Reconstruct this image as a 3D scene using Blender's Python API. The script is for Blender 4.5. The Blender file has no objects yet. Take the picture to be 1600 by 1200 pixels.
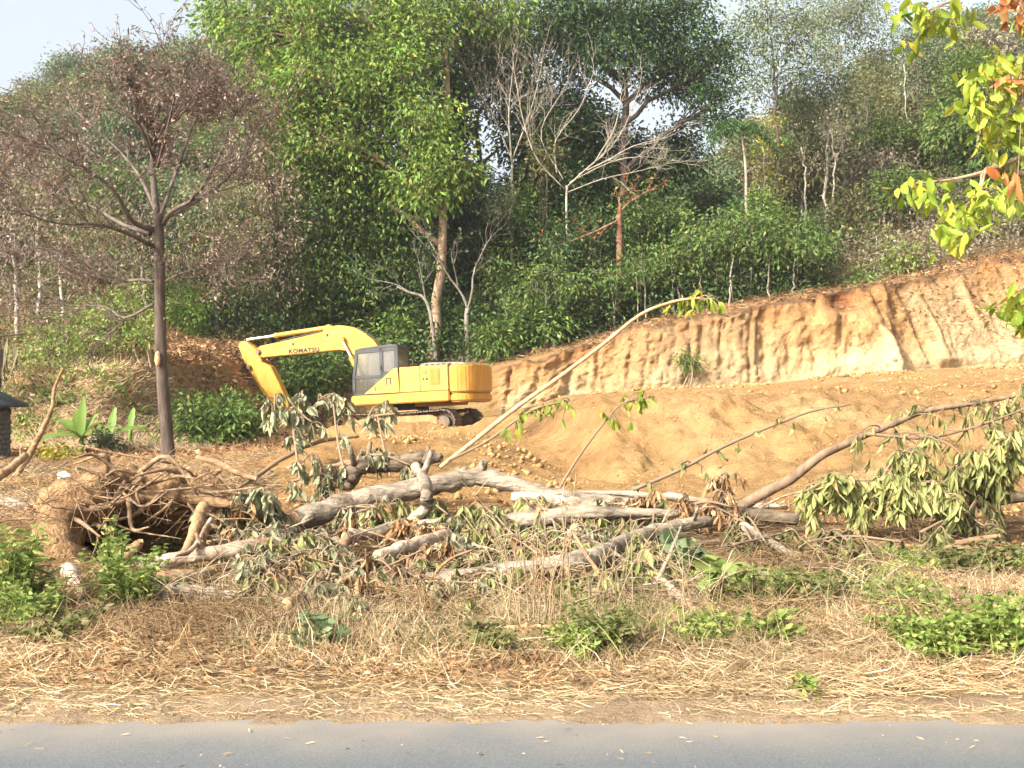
import bpy, bmesh, math, random
import numpy as np
from mathutils import Vector, Matrix
from mathutils.bvhtree import BVHTree

# ------------------------------------------------------------------ camera, sky, sun, exposure
SC = bpy.context.scene
COL = SC.collection
F = 1716.0            # focal length in photograph pixels (1600 wide)
EYE = 1.6             # eye height above the road
HOR = 640.0           # image row of the horizon
cam_d = bpy.data.cameras.new('camera'); cam = bpy.data.objects.new('camera', cam_d); COL.objects.link(cam)
cam.location = (0, 0, EYE); cam.rotation_euler = (math.radians(90), 0, 0)
cam_d.sensor_width = 36.0; cam_d.lens = 36.0 * F / 1600.0
cam_d.shift_y = (HOR - 600.0) / 1600.0
cam_d.clip_start = 0.1; cam_d.clip_end = 3000.0
SC.camera = cam

SUN_EL = math.radians(33.0)
SUN_H = Vector((-0.74, -0.67, 0)).normalized()      # horizontal direction towards the sun
SUN_V = Vector((SUN_H.x * math.cos(SUN_EL), SUN_H.y * math.cos(SUN_EL), math.sin(SUN_EL)))
W = bpy.data.worlds.new('World'); SC.world = W; W.use_nodes = True
nt = W.node_tree; bg = nt.nodes['Background']
sky = nt.nodes.new('ShaderNodeTexSky'); sky.sky_type = 'NISHITA'; sky.sun_disc = False
sky.sun_elevation = SUN_EL
sky.sun_rotation = math.atan2(SUN_H.x, SUN_H.y)
sky.altitude = 200.0; sky.air_density = 1.0; sky.dust_density = 9.5; sky.ozone_density = 1.0
shs = nt.nodes.new('ShaderNodeHueSaturation'); shs.inputs['Saturation'].default_value = 0.4; shs.inputs['Value'].default_value = 1.15; shs.inputs['Hue'].default_value = 0.48
nt.links.new(sky.outputs['Color'], shs.inputs['Color']); nt.links.new(shs.outputs['Color'], bg.inputs['Color']); bg.inputs['Strength'].default_value = 0.15
sun_d = bpy.data.lights.new('sun', 'SUN'); sun_d.energy = 3.2; sun_d.angle = math.radians(0.5)
sun_d.color = (1.0, 0.935, 0.82)
sun = bpy.data.objects.new('sun', sun_d); COL.objects.link(sun)
sun.rotation_euler = (-SUN_V).to_track_quat('-Z', 'Y').to_euler(); sun.location = (-20, -30, 40)
vs = SC.view_settings; vs.view_transform = 'Standard'; vs.look = 'None'; vs.gamma = 1.0
vs.use_curve_mapping = False; vs.exposure = 1.25
cy = SC.cycles
cy.max_bounces = 6; cy.diffuse_bounces = 3; cy.glossy_bounces = 2; cy.transmission_bounces = 4
cy.transparent_max_bounces = 6; cy.volume_bounces = 0; cy.caustics_reflective = False; cy.caustics_refractive = False
cy.sample_clamp_indirect = 6.0

# ------------------------------------------------------------------ helpers
def P(px, py, Y):
    """point seen at photograph pixel (px, py) standing at distance Y"""
    return np.array([(px - 800.0) / F * Y, Y, EYE + (HOR - py) / F * Y])

def tag(o, label=None, cat=None, group=None, kind=None):
    if label: o['label'] = label
    if cat: o['category'] = cat
    if group: o['group'] = group
    if kind: o['kind'] = kind
    return o

def empty(name, loc, label=None, cat=None, group=None):
    o = bpy.data.objects.new(name, None); COL.objects.link(o); o.location = [float(c) for c in loc]
    o.empty_display_size = 0.2
    return tag(o, label, cat, group)

def mesh_np(name, V, quads=None, tris=None, mat=None, parent=None, smooth=False, qmat=None, tmat=None):
    V = np.asarray(V, dtype=np.float32).reshape(-1, 3)
    q = np.zeros((0, 4), np.int32) if quads is None or len(quads) == 0 else np.asarray(quads, np.int32).reshape(-1, 4)
    t = np.zeros((0, 3), np.int32) if tris is None or len(tris) == 0 else np.asarray(tris, np.int32).reshape(-1, 3)
    me = bpy.data.meshes.new(name)
    me.vertices.add(len(V)); me.vertices.foreach_set('co', V.ravel())
    nl = q.size + t.size; npoly = len(q) + len(t)
    me.loops.add(nl); me.loops.foreach_set('vertex_index', np.concatenate([q.ravel(), t.ravel()]).astype(np.int32))
    me.polygons.add(npoly)
    st = np.concatenate([np.arange(len(q)) * 4, q.size + np.arange(len(t)) * 3]).astype(np.int32)
    me.polygons.foreach_set('loop_start', st)
    if smooth: me.polygons.foreach_set('use_smooth', np.ones(npoly, bool))
    if qmat is not None or tmat is not None:
        mi = np.concatenate([np.zeros(len(q), np.int32) if qmat is None else qmat, np.zeros(len(t), np.int32) if tmat is None else tmat])
        me.polygons.foreach_set('material_index', mi.astype(np.int32))
    me.update(calc_edges=True); me.validate()
    for m in (mat if isinstance(mat, (list, tuple)) else [mat]):
        if m is not None: me.materials.append(m)
    o = bpy.data.objects.new(name, me); COL.objects.link(o)
    if parent is not None: o.parent = parent
    return o

class MB:
    """collects quads and triangles, then links them as one mesh"""
    def __init__(s): s.V = []; s.Q = []; s.T = []; s.n = 0
    def add(s, V, Q=None, T=None):
        V = np.asarray(V, float).reshape(-1, 3)
        if Q is not None and len(Q): s.Q.append(np.asarray(Q).reshape(-1, 4) + s.n)
        if T is not None and len(T): s.T.append(np.asarray(T).reshape(-1, 3) + s.n)
        s.V.append(V); s.n += len(V)
    def build(s, name, mat, parent=None, origin=None, smooth=False):
        V = np.concatenate(s.V) if s.V else np.zeros((0, 3))
        if origin is not None: V = V - np.asarray(origin, float)
        return mesh_np(name, V, np.concatenate(s.Q) if s.Q else None, np.concatenate(s.T) if s.T else None, mat, parent, smooth)

def nrm(a): 
    a = np.asarray(a, float); return a / np.maximum(np.linalg.norm(a, axis=-1, keepdims=True), 1e-9)

def tube(mb, pts, rad, sides=6, cap=True, rough=0.0, rng=None):
    pts = np.asarray(pts, float); n = len(pts); rad = np.broadcast_to(np.asarray(rad, float), (n,))
    d = nrm(np.gradient(pts, axis=0)); ref = np.array([0.31, 0.87, 0.38]) if abs(d[0] @ np.array([0, 0, 1.])) > 0.8 else np.array([0, 0, 1.])
    u = nrm(np.cross(d, ref)); v = np.cross(d, u)
    a = np.linspace(0, 2 * math.pi, sides, endpoint=False)
    rr = rad[:, None] * np.ones((1, sides))
    if rough and rng is not None:
        rr = rr * (1 + rough * (rng.random((n, sides)) - 0.5)) 
    V = pts[:, None, :] + rr[:, :, None] * (np.cos(a)[None, :, None] * u[:, None, :] + np.sin(a)[None, :, None] * v[:, None, :])
    V = V.reshape(-1, 3)
    i = np.arange(n - 1)[:, None] * sides; j = np.arange(sides)[None, :]; k = (j + 1) % sides
    Q = np.stack([i + j, i + k, i + sides + k, i + sides + j], -1).reshape(-1, 4)
    T = []
    if cap:
        V = np.concatenate([V, pts[:1], pts[-1:]]); c0 = n * sides; c1 = c0 + 1
        jj = np.arange(sides); kk = (jj + 1) % sides
        T = np.concatenate([np.stack([np.full(sides, c0), kk, jj], -1), np.stack([np.full(sides, c1), (n - 1) * sides + jj, (n - 1) * sides + kk], -1)])
    mb.add(V, Q, T)

def smooth_path(ctrl, n=12):
    """Catmull-Rom through control rows (any number of columns)"""
    c = np.asarray(ctrl, float)
    if len(c) < 3: 
        t = np.linspace(0, 1, n)[:, None]; return c[0] * (1 - t) + c[-1] * t
    c = np.concatenate([[2 * c[0] - c[1]], c, [2 * c[-1] - c[-2]]]); m = len(c) - 3
    out = []
    for s in np.linspace(0, m - 1e-6, n):
        i = int(s); t = s - i; p0, p1, p2, p3 = c[i:i + 4]
        out.append(0.5 * (2 * p1 + (p2 - p0) * t + (2 * p0 - 5 * p1 + 4 * p2 - p3) * t * t + (3 * p1 - p0 - 3 * p2 + p3) * t ** 3))
    return np.array(out)

def bez(a, b, c, n):
    t = np.linspace(0, 1, n)[:, None]; return (1 - t) ** 2 * a + 2 * t * (1 - t) * b + t * t * c

def leaves2(mb, p, d, L, Wd, rng, fold=0.25, up=None):
    """two-triangle leaves folded along the midrib"""
    n = len(p); d = nrm(d); L = np.broadcast_to(L, (n,))[:, None]; Wd = np.broadcast_to(Wd, (n,))[:, None]
    r = rng.normal(size=(n, 3)) * 0.7 + (np.array([0, 0, 1.]) if up is None else up)
    s = nrm(np.cross(d, r)); nn = np.cross(s, d)
    mid = p + d * L * 0.45
    V = np.stack([p, mid + s * Wd / 2 + nn * Wd * fold, p + d * L - nn * L * 0.08, mid - s * Wd / 2 + nn * Wd * fold], 1).reshape(-1, 3)
    b = np.arange(n)[:, None] * 4
    mb.add(V, None, np.concatenate([b + np.array([[0, 1, 2]]), b + np.array([[0, 2, 3]])]))

def leaves8(mb, p, d, L, Wd, rng, curl=0.25, fold=0.2):
    """eight-triangle leaves with midrib, curl and pointed tip"""
    n = len(p); d = nrm(d); L = np.broadcast_to(L, (n,))[:, None]; Wd = np.broadcast_to(Wd, (n,))[:, None]
    r = rng.normal(size=(n, 3)); s = nrm(np.cross(d, r)); nn = np.cross(s, d)
    cu = curl * L * rng.uniform(-1, 1, (n, 1)); fo = fold * Wd * rng.uniform(0.3, 1.6, (n, 1))
    def at(t, w): 
        c = p + d * L * t + nn * cu * (t * t)
        return c + s * Wd * w + nn * fo * abs(w) * 2
    V = np.stack([at(0, 0), at(.32, .46), at(.32, 0), at(.32, -.46), at(.68, .40), at(.68, 0), at(.68, -.40), at(1, 0)], 1).reshape(-1, 3)
    b = np.arange(n)[:, None] * 8
    T = np.array([[0, 1, 2], [0, 2, 3], [1, 4, 5], [1, 5, 2], [2, 5, 6], [2, 6, 3], [4, 7, 5], [5, 7, 6]])
    mb.add(V, None, (b[:, :, None] + T[None]).reshape(-1, 3))

def _h(ix, iy, iz, seed):
    n = (ix * 374761393 + iy * 668265263 + iz * 2147483647 + seed * 974634757) & 0xffffffff
    n = ((n ^ (n >> 13)) * 1274126177) & 0xffffffff
    return ((n ^ (n >> 16)) & 0xffff) / 65535.0
def vnoise(x, y, z=0.0, seed=0):
    x, y, z = np.broadcast_arrays(np.asarray(x, float), np.asarray(y, float), np.asarray(z, float))
    ix, iy, iz = np.floor(x).astype(np.int64), np.floor(y).astype(np.int64), np.floor(z).astype(np.int64)
    fx, fy, fz = x - ix, y - iy, z - iz
    fx, fy, fz = fx * fx * (3 - 2 * fx), fy * fy * (3 - 2 * fy), fz * fz * (3 - 2 * fz)
    r = 0
    for a in (0, 1):
        for b in (0, 1):
            for c in (0, 1):
                r = r + (fx if a else 1 - fx) * (fy if b else 1 - fy) * (fz if c else 1 - fz) * _h(ix + a, iy + b, iz + c, seed)
    return r * 2 - 1
def fbm(x, y, z=0.0, seed=0, oct=4):
    r = 0; a = 1.0
    for k in range(oct):
        r = r + a * vnoise(x * 2 ** k, y * 2 ** k, np.asarray(z) * 2 ** k, seed + 17 * k); a *= 0.5
    return r / 1.9

# ------------------------------------------------------------------ materials
def mat_new(name):
    m = bpy.data.materials.new(name); m.use_nodes = True
    return m, m.node_tree, m.node_tree.nodes['Principled BSDF']

def N(nt, t, **kw):
    n = nt.nodes.new(t)
    for k, v in kw.items(): setattr(n, k, v)
    return n

def leaf_mat(name, c1, c2, c3=None, trans=0.3, rough=0.5, spec=0.2, patch=0.4):
    """leaf colour differs from leaf to leaf (c1..c2, now and then c3) and from spray to spray"""
    m, nt, b = mat_new(name); L = nt.links
    g = N(nt, 'ShaderNodeNewGeometry'); r = N(nt, 'ShaderNodeValToRGB')
    e = r.color_ramp.elements; e[0].position = 0.0; e[0].color = (*c1, 1); e[1].position = 0.85; e[1].color = (*c2, 1)
    if c3: 
        k = r.color_ramp.elements.new(0.97); k.color = (*c3, 1)
    L.new(g.outputs['Random Per Island'], r.inputs['Fac'])
    no = N(nt, 'ShaderNodeTexNoise'); no.inputs['Scale'].default_value = 0.55; no.inputs['Detail'].default_value = 2
    tc = N(nt, 'ShaderNodeTexCoord'); L.new(tc.outputs['Object'], no.inputs['Vector'])
    hs = N(nt, 'ShaderNodeHueSaturation'); L.new(r.outputs['Color'], hs.inputs['Color'])
    mp = N(nt, 'ShaderNodeMapRange'); mp.inputs['From Min'].default_value = .3; mp.inputs['From Max'].default_value = .7
    mp.inputs['To Min'].default_value = 1 - patch; mp.inputs['To Max'].default_value = 1 + patch
    L.new(no.outputs['Fac'], mp.inputs['Value']); L.new(mp.outputs['Result'], hs.inputs['Value'])
    L.new(hs.outputs['Color'], b.inputs['Base Color'])
    b.inputs['Roughness'].default_value = rough; b.inputs['Specular IOR Level'].default_value = spec
    tr = N(nt, 'ShaderNodeBsdfTranslucent'); L.new(hs.outputs['Color'], tr.inputs['Color'])
    mx = N(nt, 'ShaderNodeMixShader'); mx.inputs['Fac'].default_value = trans
    L.new(b.outputs[0], mx.inputs[1]); L.new(tr.outputs[0], mx.inputs[2])
    L.new(mx.outputs[0], nt.nodes['Material Output'].inputs['Surface'])
    return m

def noise_mat(name, c1, c2, scale=6.0, rough=0.9, bump=0.3, bscale=30.0, stretch=(1, 1, 1), spec=0.2, metal=0.0, c3=None, bdist=0.02):
    m, nt, b = mat_new(name); L = nt.links
    tc = N(nt, 'ShaderNodeTexCoord'); mp = N(nt, 'ShaderNodeMapping'); mp.inputs['Scale'].default_value = stretch
    L.new(tc.outputs['Object'], mp.inputs['Vector'])
    n1 = N(nt, 'ShaderNodeTexNoise'); n1.inputs['Scale'].default_value = scale; n1.inputs['Detail'].default_value = 6; n1.inputs['Roughness'].default_value = .65
    L.new(mp.outputs[0], n1.inputs['Vector'])
    r = N(nt, 'ShaderNodeValToRGB'); e = r.color_ramp.elements; e[0].position = .36; e[0].color = (*c1, 1); e[1].position = .64; e[1].color = (*c2, 1)
    if c3: k = e.new(.72); k.color = (*c3, 1)
    L.new(n1.outputs['Fac'], r.inputs['Fac']); L.new(r.outputs['Color'], b.inputs['Base Color'])
    b.inputs['Roughness'].default_value = rough; b.inputs['Specular IOR Level'].default_value = spec; b.inputs['Metallic'].default_value = metal
    if bump:
        n2 = N(nt, 'ShaderNodeTexNoise'); n2.inputs['Scale'].default_value = bscale; n2.inputs['Detail'].default_value = 5
        L.new(mp.outputs[0], n2.inputs['Vector'])
        bp = N(nt, 'ShaderNodeBump'); bp.inputs['Strength'].default_value = bump; bp.inputs['Distance'].default_value = bdist
        L.new(n2.outputs['Fac'], bp.inputs['Height']); L.new(bp.outputs[0], b.inputs['Normal'])
    return m

def island_mat(name, c1, c2, rough=0.9, c3=None):
    m, nt, b = mat_new(name); L = nt.links
    g = N(nt, 'ShaderNodeNewGeometry'); r = N(nt, 'ShaderNodeValToRGB'); e = r.color_ramp.elements
    e[0].color = (*c1, 1); e[1].position = .9; e[1].color = (*c2, 1)
    if c3: k = e.new(.98); k.color = (*c3, 1)
    L.new(g.outputs['Random Per Island'], r.inputs['Fac']); L.new(r.outputs['Color'], b.inputs['Base Color'])
    b.inputs['Roughness'].default_value = rough; b.inputs['Specular IOR Level'].default_value = .15
    return m

M = {}
M['leaf_bright'] = leaf_mat('leaf_bright', (.10, .18, .03), (.18, .27, .05), (.32, .30, .06))
M['leaf_mid'] = leaf_mat('leaf_mid', (.065, .12, .026), (.13, .20, .045), (.24, .24, .07))
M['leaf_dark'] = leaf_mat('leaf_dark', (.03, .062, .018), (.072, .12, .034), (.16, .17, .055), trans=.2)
M['leaf_blue'] = leaf_mat('leaf_blue', (.038, .08, .026), (.075, .135, .042), trans=.25)
M['leaf_pale'] = leaf_mat('leaf_pale', (.10, .15, .07), (.16, .20, .09), (.24, .22, .12))
M['leaf_yellow'] = leaf_mat('leaf_yellow', (.20, .22, .025), (.34, .32, .04), (.4, .25, .04))
M['leaf_olive'] = leaf_mat('leaf_olive', (.095, .11, .034), (.18, .175, .065), (.25, .19, .09))
M['leaf_dry'] = leaf_mat('leaf_dry', (.15, .105, .078), (.28, .21, .16), (.39, .32, .245), trans=.2, spec=.15, rough=.8)
M['leaf_crisp'] = leaf_mat('leaf_crisp', (.17, .09, .04), (.34, .21, .10), (.44, .32, .17), trans=.2, spec=.15, rough=.8)
M['leaf_rust'] = leaf_mat('leaf_rust', (.30, .10, .03), (.45, .20, .07), (.5, .3, .1), trans=.3, spec=.15, rough=.8)
M['leaf_greydry'] = leaf_mat('leaf_greydry', (.13, .105, .07), (.25, .21, .14), (.36, .3, .2), trans=.2, spec=.15, rough=.8)
M['leaf_wilt'] = leaf_mat('leaf_wilt', (.16, .175, .085), (.34, .335, .21), (.42, .31, .15), trans=.2, rough=.7, patch=.25)
M['leaf_wiltg'] = leaf_mat('leaf_wiltg', (.15, .175, .05), (.31, .31, .12), (.38, .27, .11), trans=.25, rough=.65, patch=.3)
M['leaf_near'] = leaf_mat('leaf_near', (.16, .24, .03), (.30, .34, .045), (.42, .36, .04), trans=.35, rough=.45)
M['leaf_weed'] = leaf_mat('leaf_weed', (.13, .20, .04), (.25, .31, .075), (.38, .36, .12))
M['straw'] = leaf_mat('straw', (.20, .135, .07), (.44, .33, .18), (.58, .49, .32), trans=.12, rough=.7, spec=.25, patch=.2)
M['straw_brown'] = leaf_mat('straw_brown', (.12, .075, .04), (.30, .19, .09), (.42, .3, .16), trans=.1, rough=.85, spec=.15)
M['litter'] = leaf_mat('litter', (.14, .07, .035), (.36, .20, .09), (.45, .33, .19), trans=.1, rough=.85, spec=.1)
M['bark_dark'] = noise_mat('bark_dark', (.045, .033, .026), (.12, .09, .07), 9, bump=.6, bscale=40, stretch=(1, 1, .25))
M['bark_brown'] = noise_mat('bark_brown', (.11, .07, .042), (.24, .165, .105), 8, bump=.6, bscale=40, stretch=(1, 1, .3))
M['bark_shade'] = noise_mat('bark_shade', (.11, .095, .075), (.26, .23, .185), 7, bump=.5, bscale=30, stretch=(1, 1, .4))
M['bark_twig'] = noise_mat('bark_twig', (.07, .053, .042), (.165, .13, .105), 9, bump=.5, bscale=40, stretch=(1, 1, .3))
M['bark_tan'] = noise_mat('bark_tan', (.20, .13, .08), (.40, .29, .19), 6, bump=.5, bscale=30, stretch=(1, 1, .5), c3=(.12, .09, .06))
M['bark_pale'] = noise_mat('bark_pale', (.20, .17, .13), (.40, .36, .29), 7, bump=.5, bscale=30, stretch=(1, 1, .4))
M['bark_red'] = noise_mat('bark_red', (.13, .06, .035), (.26, .14, .085), 7, bump=.5, bscale=30)
M['log_grey'] = noise_mat('log_grey', (.11, .085, .06), (.36, .30, .22), 7, bump=1.0, bscale=16, stretch=(.35, 1, 1), c3=(.50, .43, .34), bdist=.06)
M['log_white'] = noise_mat('log_white', (.22, .13, .07), (.46, .38, .29), 6, bump=1.0, bscale=16, stretch=(.4, 1, 1), c3=(.56, .50, .41), bdist=.05)
M['log_brown'] = noise_mat('log_brown', (.16, .09, .045), (.36, .23, .12), 6, bump=.8, bscale=28, stretch=(.5, 1, 1), c3=(.46, .33, .19), bdist=.03)
M['log_dark'] = noise_mat('log_dark', (.06, .045, .032), (.2, .15, .1), 6, bump=.8, bscale=28, stretch=(.5, 1, 1), bdist=.03)
M['wood_raw'] = noise_mat('wood_raw', (.42, .22, .09), (.66, .46, .26), 20, bump=.4, bscale=60)
M['root'] = noise_mat('root', (.13, .08, .045), (.33, .225, .13), 8, bump=.6, bscale=50)
M['twig'] = island_mat('twig', (.09, .06, .038), (.27, .195, .12))
M['soil_lump'] = noise_mat('soil_lump', (.14, .08, .04), (.33, .20, .095), 9, bump=1.0, bscale=24, bdist=.05)
M['clod'] = island_mat('clod', (.24, .135, .052), (.41, .25, .105))
# ------------------------------------------------------------------ terrain: one sheet lofted through feature lines
def px_row(lst, Y=None):
    return np.array([P(c[0], c[1], c[2] if len(c) > 2 else Y) for c in lst])
def flat(y, z): return np.array([[-500, y, z], [500, y, z]], float)
ROWS = [   # (nominal distance used to spread the columns, control points, sub-rows up to the next line)
    (420, flat(-400, 0.4), 3), (80, flat(-60, .3), 4), (26, flat(-6, 0.0), 4), (16, flat(0, -.02), 6),
    (14, flat(5.40, -.03), 4), (14, flat(5.57, .004), 4), (14, flat(5.70, .012), 3),
    (14, flat(5.95, 0.005), 14),
    (14, np.array([[-500, 7.4, .06], [-3.2, 7.4, .07], [-1.6, 7.4, .10], [0, 7.4, .03], [2, 7.5, .05], [3.5, 7.5, .12], [500, 7.5, .15]]), 16),
    (15, np.array([[-500, 9.6, .12], [-4.5, 9.6, .12], [-2, 9.6, -.02], [0, 9.6, .05], [2.5, 9.6, .08], [5, 9.6, .10], [500, 9.6, .2]]), 18),
    (16, np.array([[-500, 12.2, .2], [-5.6, 12.2, .3], [-4.6, 12.0, .0], [-3.4, 12.0, .0], [-2.5, 12.2, .08], [0, 12.2, .12], [5, 12.4, .10], [8, 12.4, .15], [500, 12, .2]]), 18),
    (18, px_row([(-900, 735), (0, 752), (250, 742), (380, 745), (450, 756, 15.5), (600, 757, 15.5), (750, 760, 15.5), (900, 768), (1100, 772), (1600, 770), (2600, 770)], 16), 22),
    (22, px_row([(-900, 725), (0, 722), (250, 722), (390, 714), (440, 702, 19.5), (500, 692, 18.8), (600, 686, 18.5), (700, 687, 18.5), (770, 697, 18.8), (840, 716, 19.4), (890, 726, 19.5), (950, 726, 18.8), (1100, 720, 18.6), (1250, 706, 18.4), (1400, 692, 18.2), (1600, 680, 18), (2600, 675, 18)], 21), 60),
    (36, px_row([(-900, 705, 26), (0, 705, 26), (200, 705, 26), (270, 701, 27.5), (330, 696, 31), (390, 692, 35.5), (480, 690, 36), (600, 688, 36), (700, 687, 36), (780, 678, 34), (830, 662, 29), (885, 640, 23.5),
                 (945, 623, 20.8), (1100, 620, 20.6), (1250, 617, 21), (1400, 608, 22), (1600, 598, 23), (2600, 585, 23)]), 26),
    (40, px_row([(-900, 690, 27), (0, 692, 27), (200, 692, 27), (270, 690, 28.6), (330, 686, 33), (385, 682, 40), (480, 680, 41.5), (600, 676, 41), (760, 662, 40.2), (790, 645, 40.2), (850, 628, 40.2), (880, 618, 40.9),
                 (1000, 609, 41.2), (1200, 599, 41.3), (1300, 588, 41.4), (1400, 580, 41.8), (1600, 568, 42.3), (2600, 555, 43)]), 56),
    (42, px_row([(-900, 560, 29.6), (0, 572, 29.6), (200, 576, 30), (270, 572, 32), (330, 562, 37), (390, 560, 44.5), (480, 585, 46), (600, 592, 44), (770, 580, 41.2), (850, 561, 41.1), (885, 549, 42.3), (950, 530, 42.5),
                 (1000, 512, 42.5), (1070, 497, 42.4), (1130, 487, 42.4), (1250, 464, 42.5), (1300, 457, 42.6), (1345, 455, 42.6), (1420, 441, 43), (1500, 420, 43.5), (1600, 398, 44), (2600, 340, 45)]), 22),
    (52, px_row([(-900, 480), (0, 500), (250, 500), (400, 510), (600, 530), (800, 508), (1000, 470), (1200, 425), (1400, 390), (1600, 330), (2600, 230)], 51), 14),
    (80, px_row([(-900, 330), (0, 300), (200, 270), (350, 250), (500, 330), (700, 415), (800, 415), (1000, 380), (1150, 320), (1300, 245), (1450, 170), (1600, 125), (2600, 60)], 80), 10),
    (115, px_row([(-900, 230), (0, 195), (200, 140), (350, 95), (500, 190), (650, 350), (800, 390), (1000, 350), (1150, 270), (1300, 210), (1450, 110), (1600, 70), (2600, 20)], 115), 6),
    (180, px_row([(-900, 330), (0, 300), (350, 240), (650, 450), (800, 470), (1150, 380), (1450, 250), (2600, 200)], 180), 4),
    (420, flat(420, 0), 3), (900, flat(1400, 0), 0)]
du = np.concatenate([np.linspace(-1.25, -.62, 40, endpoint=False), np.linspace(-.62, .62, 600), np.linspace(.63, 1.25, 40)])
XS, YS, ZS, RID = [], [], [], []
for k, (yn, c, ns) in enumerate(ROWS):
    x0 = du * yn; y0 = np.interp(x0, c[:, 0], c[:, 1]); z0 = np.interp(x0, c[:, 0], c[:, 2])
    if k + 1 == len(ROWS):
        XS.append(x0); YS.append(y0); ZS.append(z0); RID.append(float(k)); break
    yn1, c1, _ = ROWS[k + 1]
    x1 = du * yn1
    for j in range(ns):
        t = j / ns; x = x0 * (1 - t) + x1 * t
        # both lines are read at the interpolated x, so that they do not shear between rows
        ya, za = np.interp(x, c[:, 0], c[:, 1]), np.interp(x, c[:, 0], c[:, 2])
        yb, zb = np.interp(x, c1[:, 0], c1[:, 1]), np.interp(x, c1[:, 0], c1[:, 2])
        XS.append(x); YS.append(ya * (1 - t) + yb * t); ZS.append(za * (1 - t) + zb * t); RID.append(k + t)
GX, GY, GZ = np.array(XS), np.array(YS), np.array(ZS); RID = np.array(RID)
IR = {n: i for i, n in enumerate(['back', 'back2', 'near', 'cam', 'edge', 'edge2', 'edge3', 'shoulder', 'verge', 'verge2', 'log', 'mound', 'slope', 'crest', 'foot', 'top', 'wood', 'hill', 'ridge', 'behind', 'far', 'end'])}
# soften creases along the loft, not on the cliff edge
for it in range(5):
    s = GZ.copy(); s[1:-1] = .25 * GZ[:-2] + .5 * GZ[1:-1] + .25 * GZ[2:]
    keep = ((RID >= IR['foot'] - .2) & (RID <= IR['top'] + .15)) | (RID < IR['shoulder'] + .1)
    GZ = np.where(keep[:, None], GZ, s)
R2 = RID[:, None] * np.ones_like(GX)
lz = ((R2 > IR['slope'] + .5) & (R2 < IR['hill'] - .5) & (GX < -5.5) & (GX > -14)).astype(float) * np.clip(1 - np.abs(GX + 9.8) / 4.2, 0, 1)      # the natural bank on the left is rounded
for it in range(70):
    for G in (GY, GZ):
        s = G.copy(); s[1:-1, 1:-1] = .2 * (G[1:-1, 1:-1] + G[:-2, 1:-1] + G[2:, 1:-1] + G[1:-1, :-2] + G[1:-1, 2:]); G[:] = G * (1 - lz) + s * lz
def sstep(a, b, x): 
    t = np.clip((x - a) / (b - a), 0, 1); return t * t * (3 - 2 * t)
# surface relief
tc_ = np.clip((R2 - IR['foot']) / 1.0, 0, 1)                      # 0 at the foot of the cliff, 1 at its top
on_cliff = (R2 >= IR['foot'] - .001) & (R2 <= IR['top'] + .001)
right = sstep(-1.2, -.2, GX)                                       # the cut bank begins beside the excavator
xs = GX + np.where(GX > 13, (1 - tc_) * -1.0, (1 - tc_) * .35) + .12 * fbm(GX * .8, tc_ * 2, 0, 3)
pan = np.floor(xs / 1.15 + .25 * np.floor(xs / 3.1))
phash = _h(pan.astype(np.int64), pan.astype(np.int64) * 0 + 7, pan.astype(np.int64) * 0, 5)
edge = np.abs((xs / 1.15) % 1.0 - .5) * 2
groove = .30 * (phash - .5) + .05 * np.abs(np.sin(xs * math.pi / .37 + 2 * fbm(xs * .7, tc_, 0, 9))) * (phash > .35) - .14 * sstep(.86, 1.0, edge) * (phash > .3)
groove += .46 * fbm(xs * .5, tc_ * 1.4, 0, 11) + .15 * fbm(xs * 1.5, tc_ * 5, 0, 12) + .20 * fbm(xs * 2.6, tc_ * 1.1, 0, 13) + .10 * fbm(xs * 7, tc_ * 1.6, 0, 14) + .11 * fbm(xs * 4.5, tc_ * 8, 0, 15) + .07 * fbm(xs * 11, tc_ * 22, 0, 18) + .10 * np.abs(fbm(xs * 3, tc_ * 8, 0, 16)) + .5 * (1 - tc_) ** 4 * np.clip(.4 + fbm(xs * .5, 0, 0, 17), 0, 1)
XB = P(1392, 560, 41.6)[0]
butt = (1 + .45 * fbm(GX * 1.4, tc_ * 3, 0, 19)) * np.where(GX < XB, np.clip(1 - (XB - GX) / 2.9, 0, 1) ** 1.3, np.clip(1 - (GX - XB) / .38, 0, 1)) * (1.25 - .95 * tc_)
alc = np.exp(-((GX - P(1312, 470, 42.4)[0]) / .62) ** 2) * sstep(.70, .86, tc_) * 1.0
alc2 = np.exp(-((GX - P(1190, 560, 42)[0]) / .35) ** 2) * sstep(.05, .3, tc_) * .35
env = on_cliff * right * np.clip(np.minimum(tc_ * 8 + .25, (1 - tc_) * 6 + .45), 0, 1)
GY = GY - env * (groove - alc - alc2) - on_cliff * right * np.clip((1 - tc_) * 6 + .45, 0, 1) * butt
lean = on_cliff * (1 - right)
GY = GY - lean * (.30 * fbm(GX * .7, tc_ * 3, 0, 21) + .10 * fbm(GX * 2.6, tc_ * 9, 0, 22))
GZ = GZ + on_cliff * right * sstep(.88, 1.0, tc_) * (.22 * fbm(GX * .9, 0, 0, 31) + .12 * fbm(GX * 4, 0, 0, 32))
sl = sstep(IR['mound'] - .4, IR['mound'] + .2, R2) * (1 - sstep(IR['foot'] - .15, IR['foot'], R2))
xr = sstep(-.5, 2.5, GX)
GZ = GZ + sl * (.08 * fbm(GX * .6, GY * .5, 0, 41) + .06 * fbm(GX * 1.8, GY * 1.3, 0, 42) + .04 * fbm(GX * 4.5, GY * 3.5, 0, 43))
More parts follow.
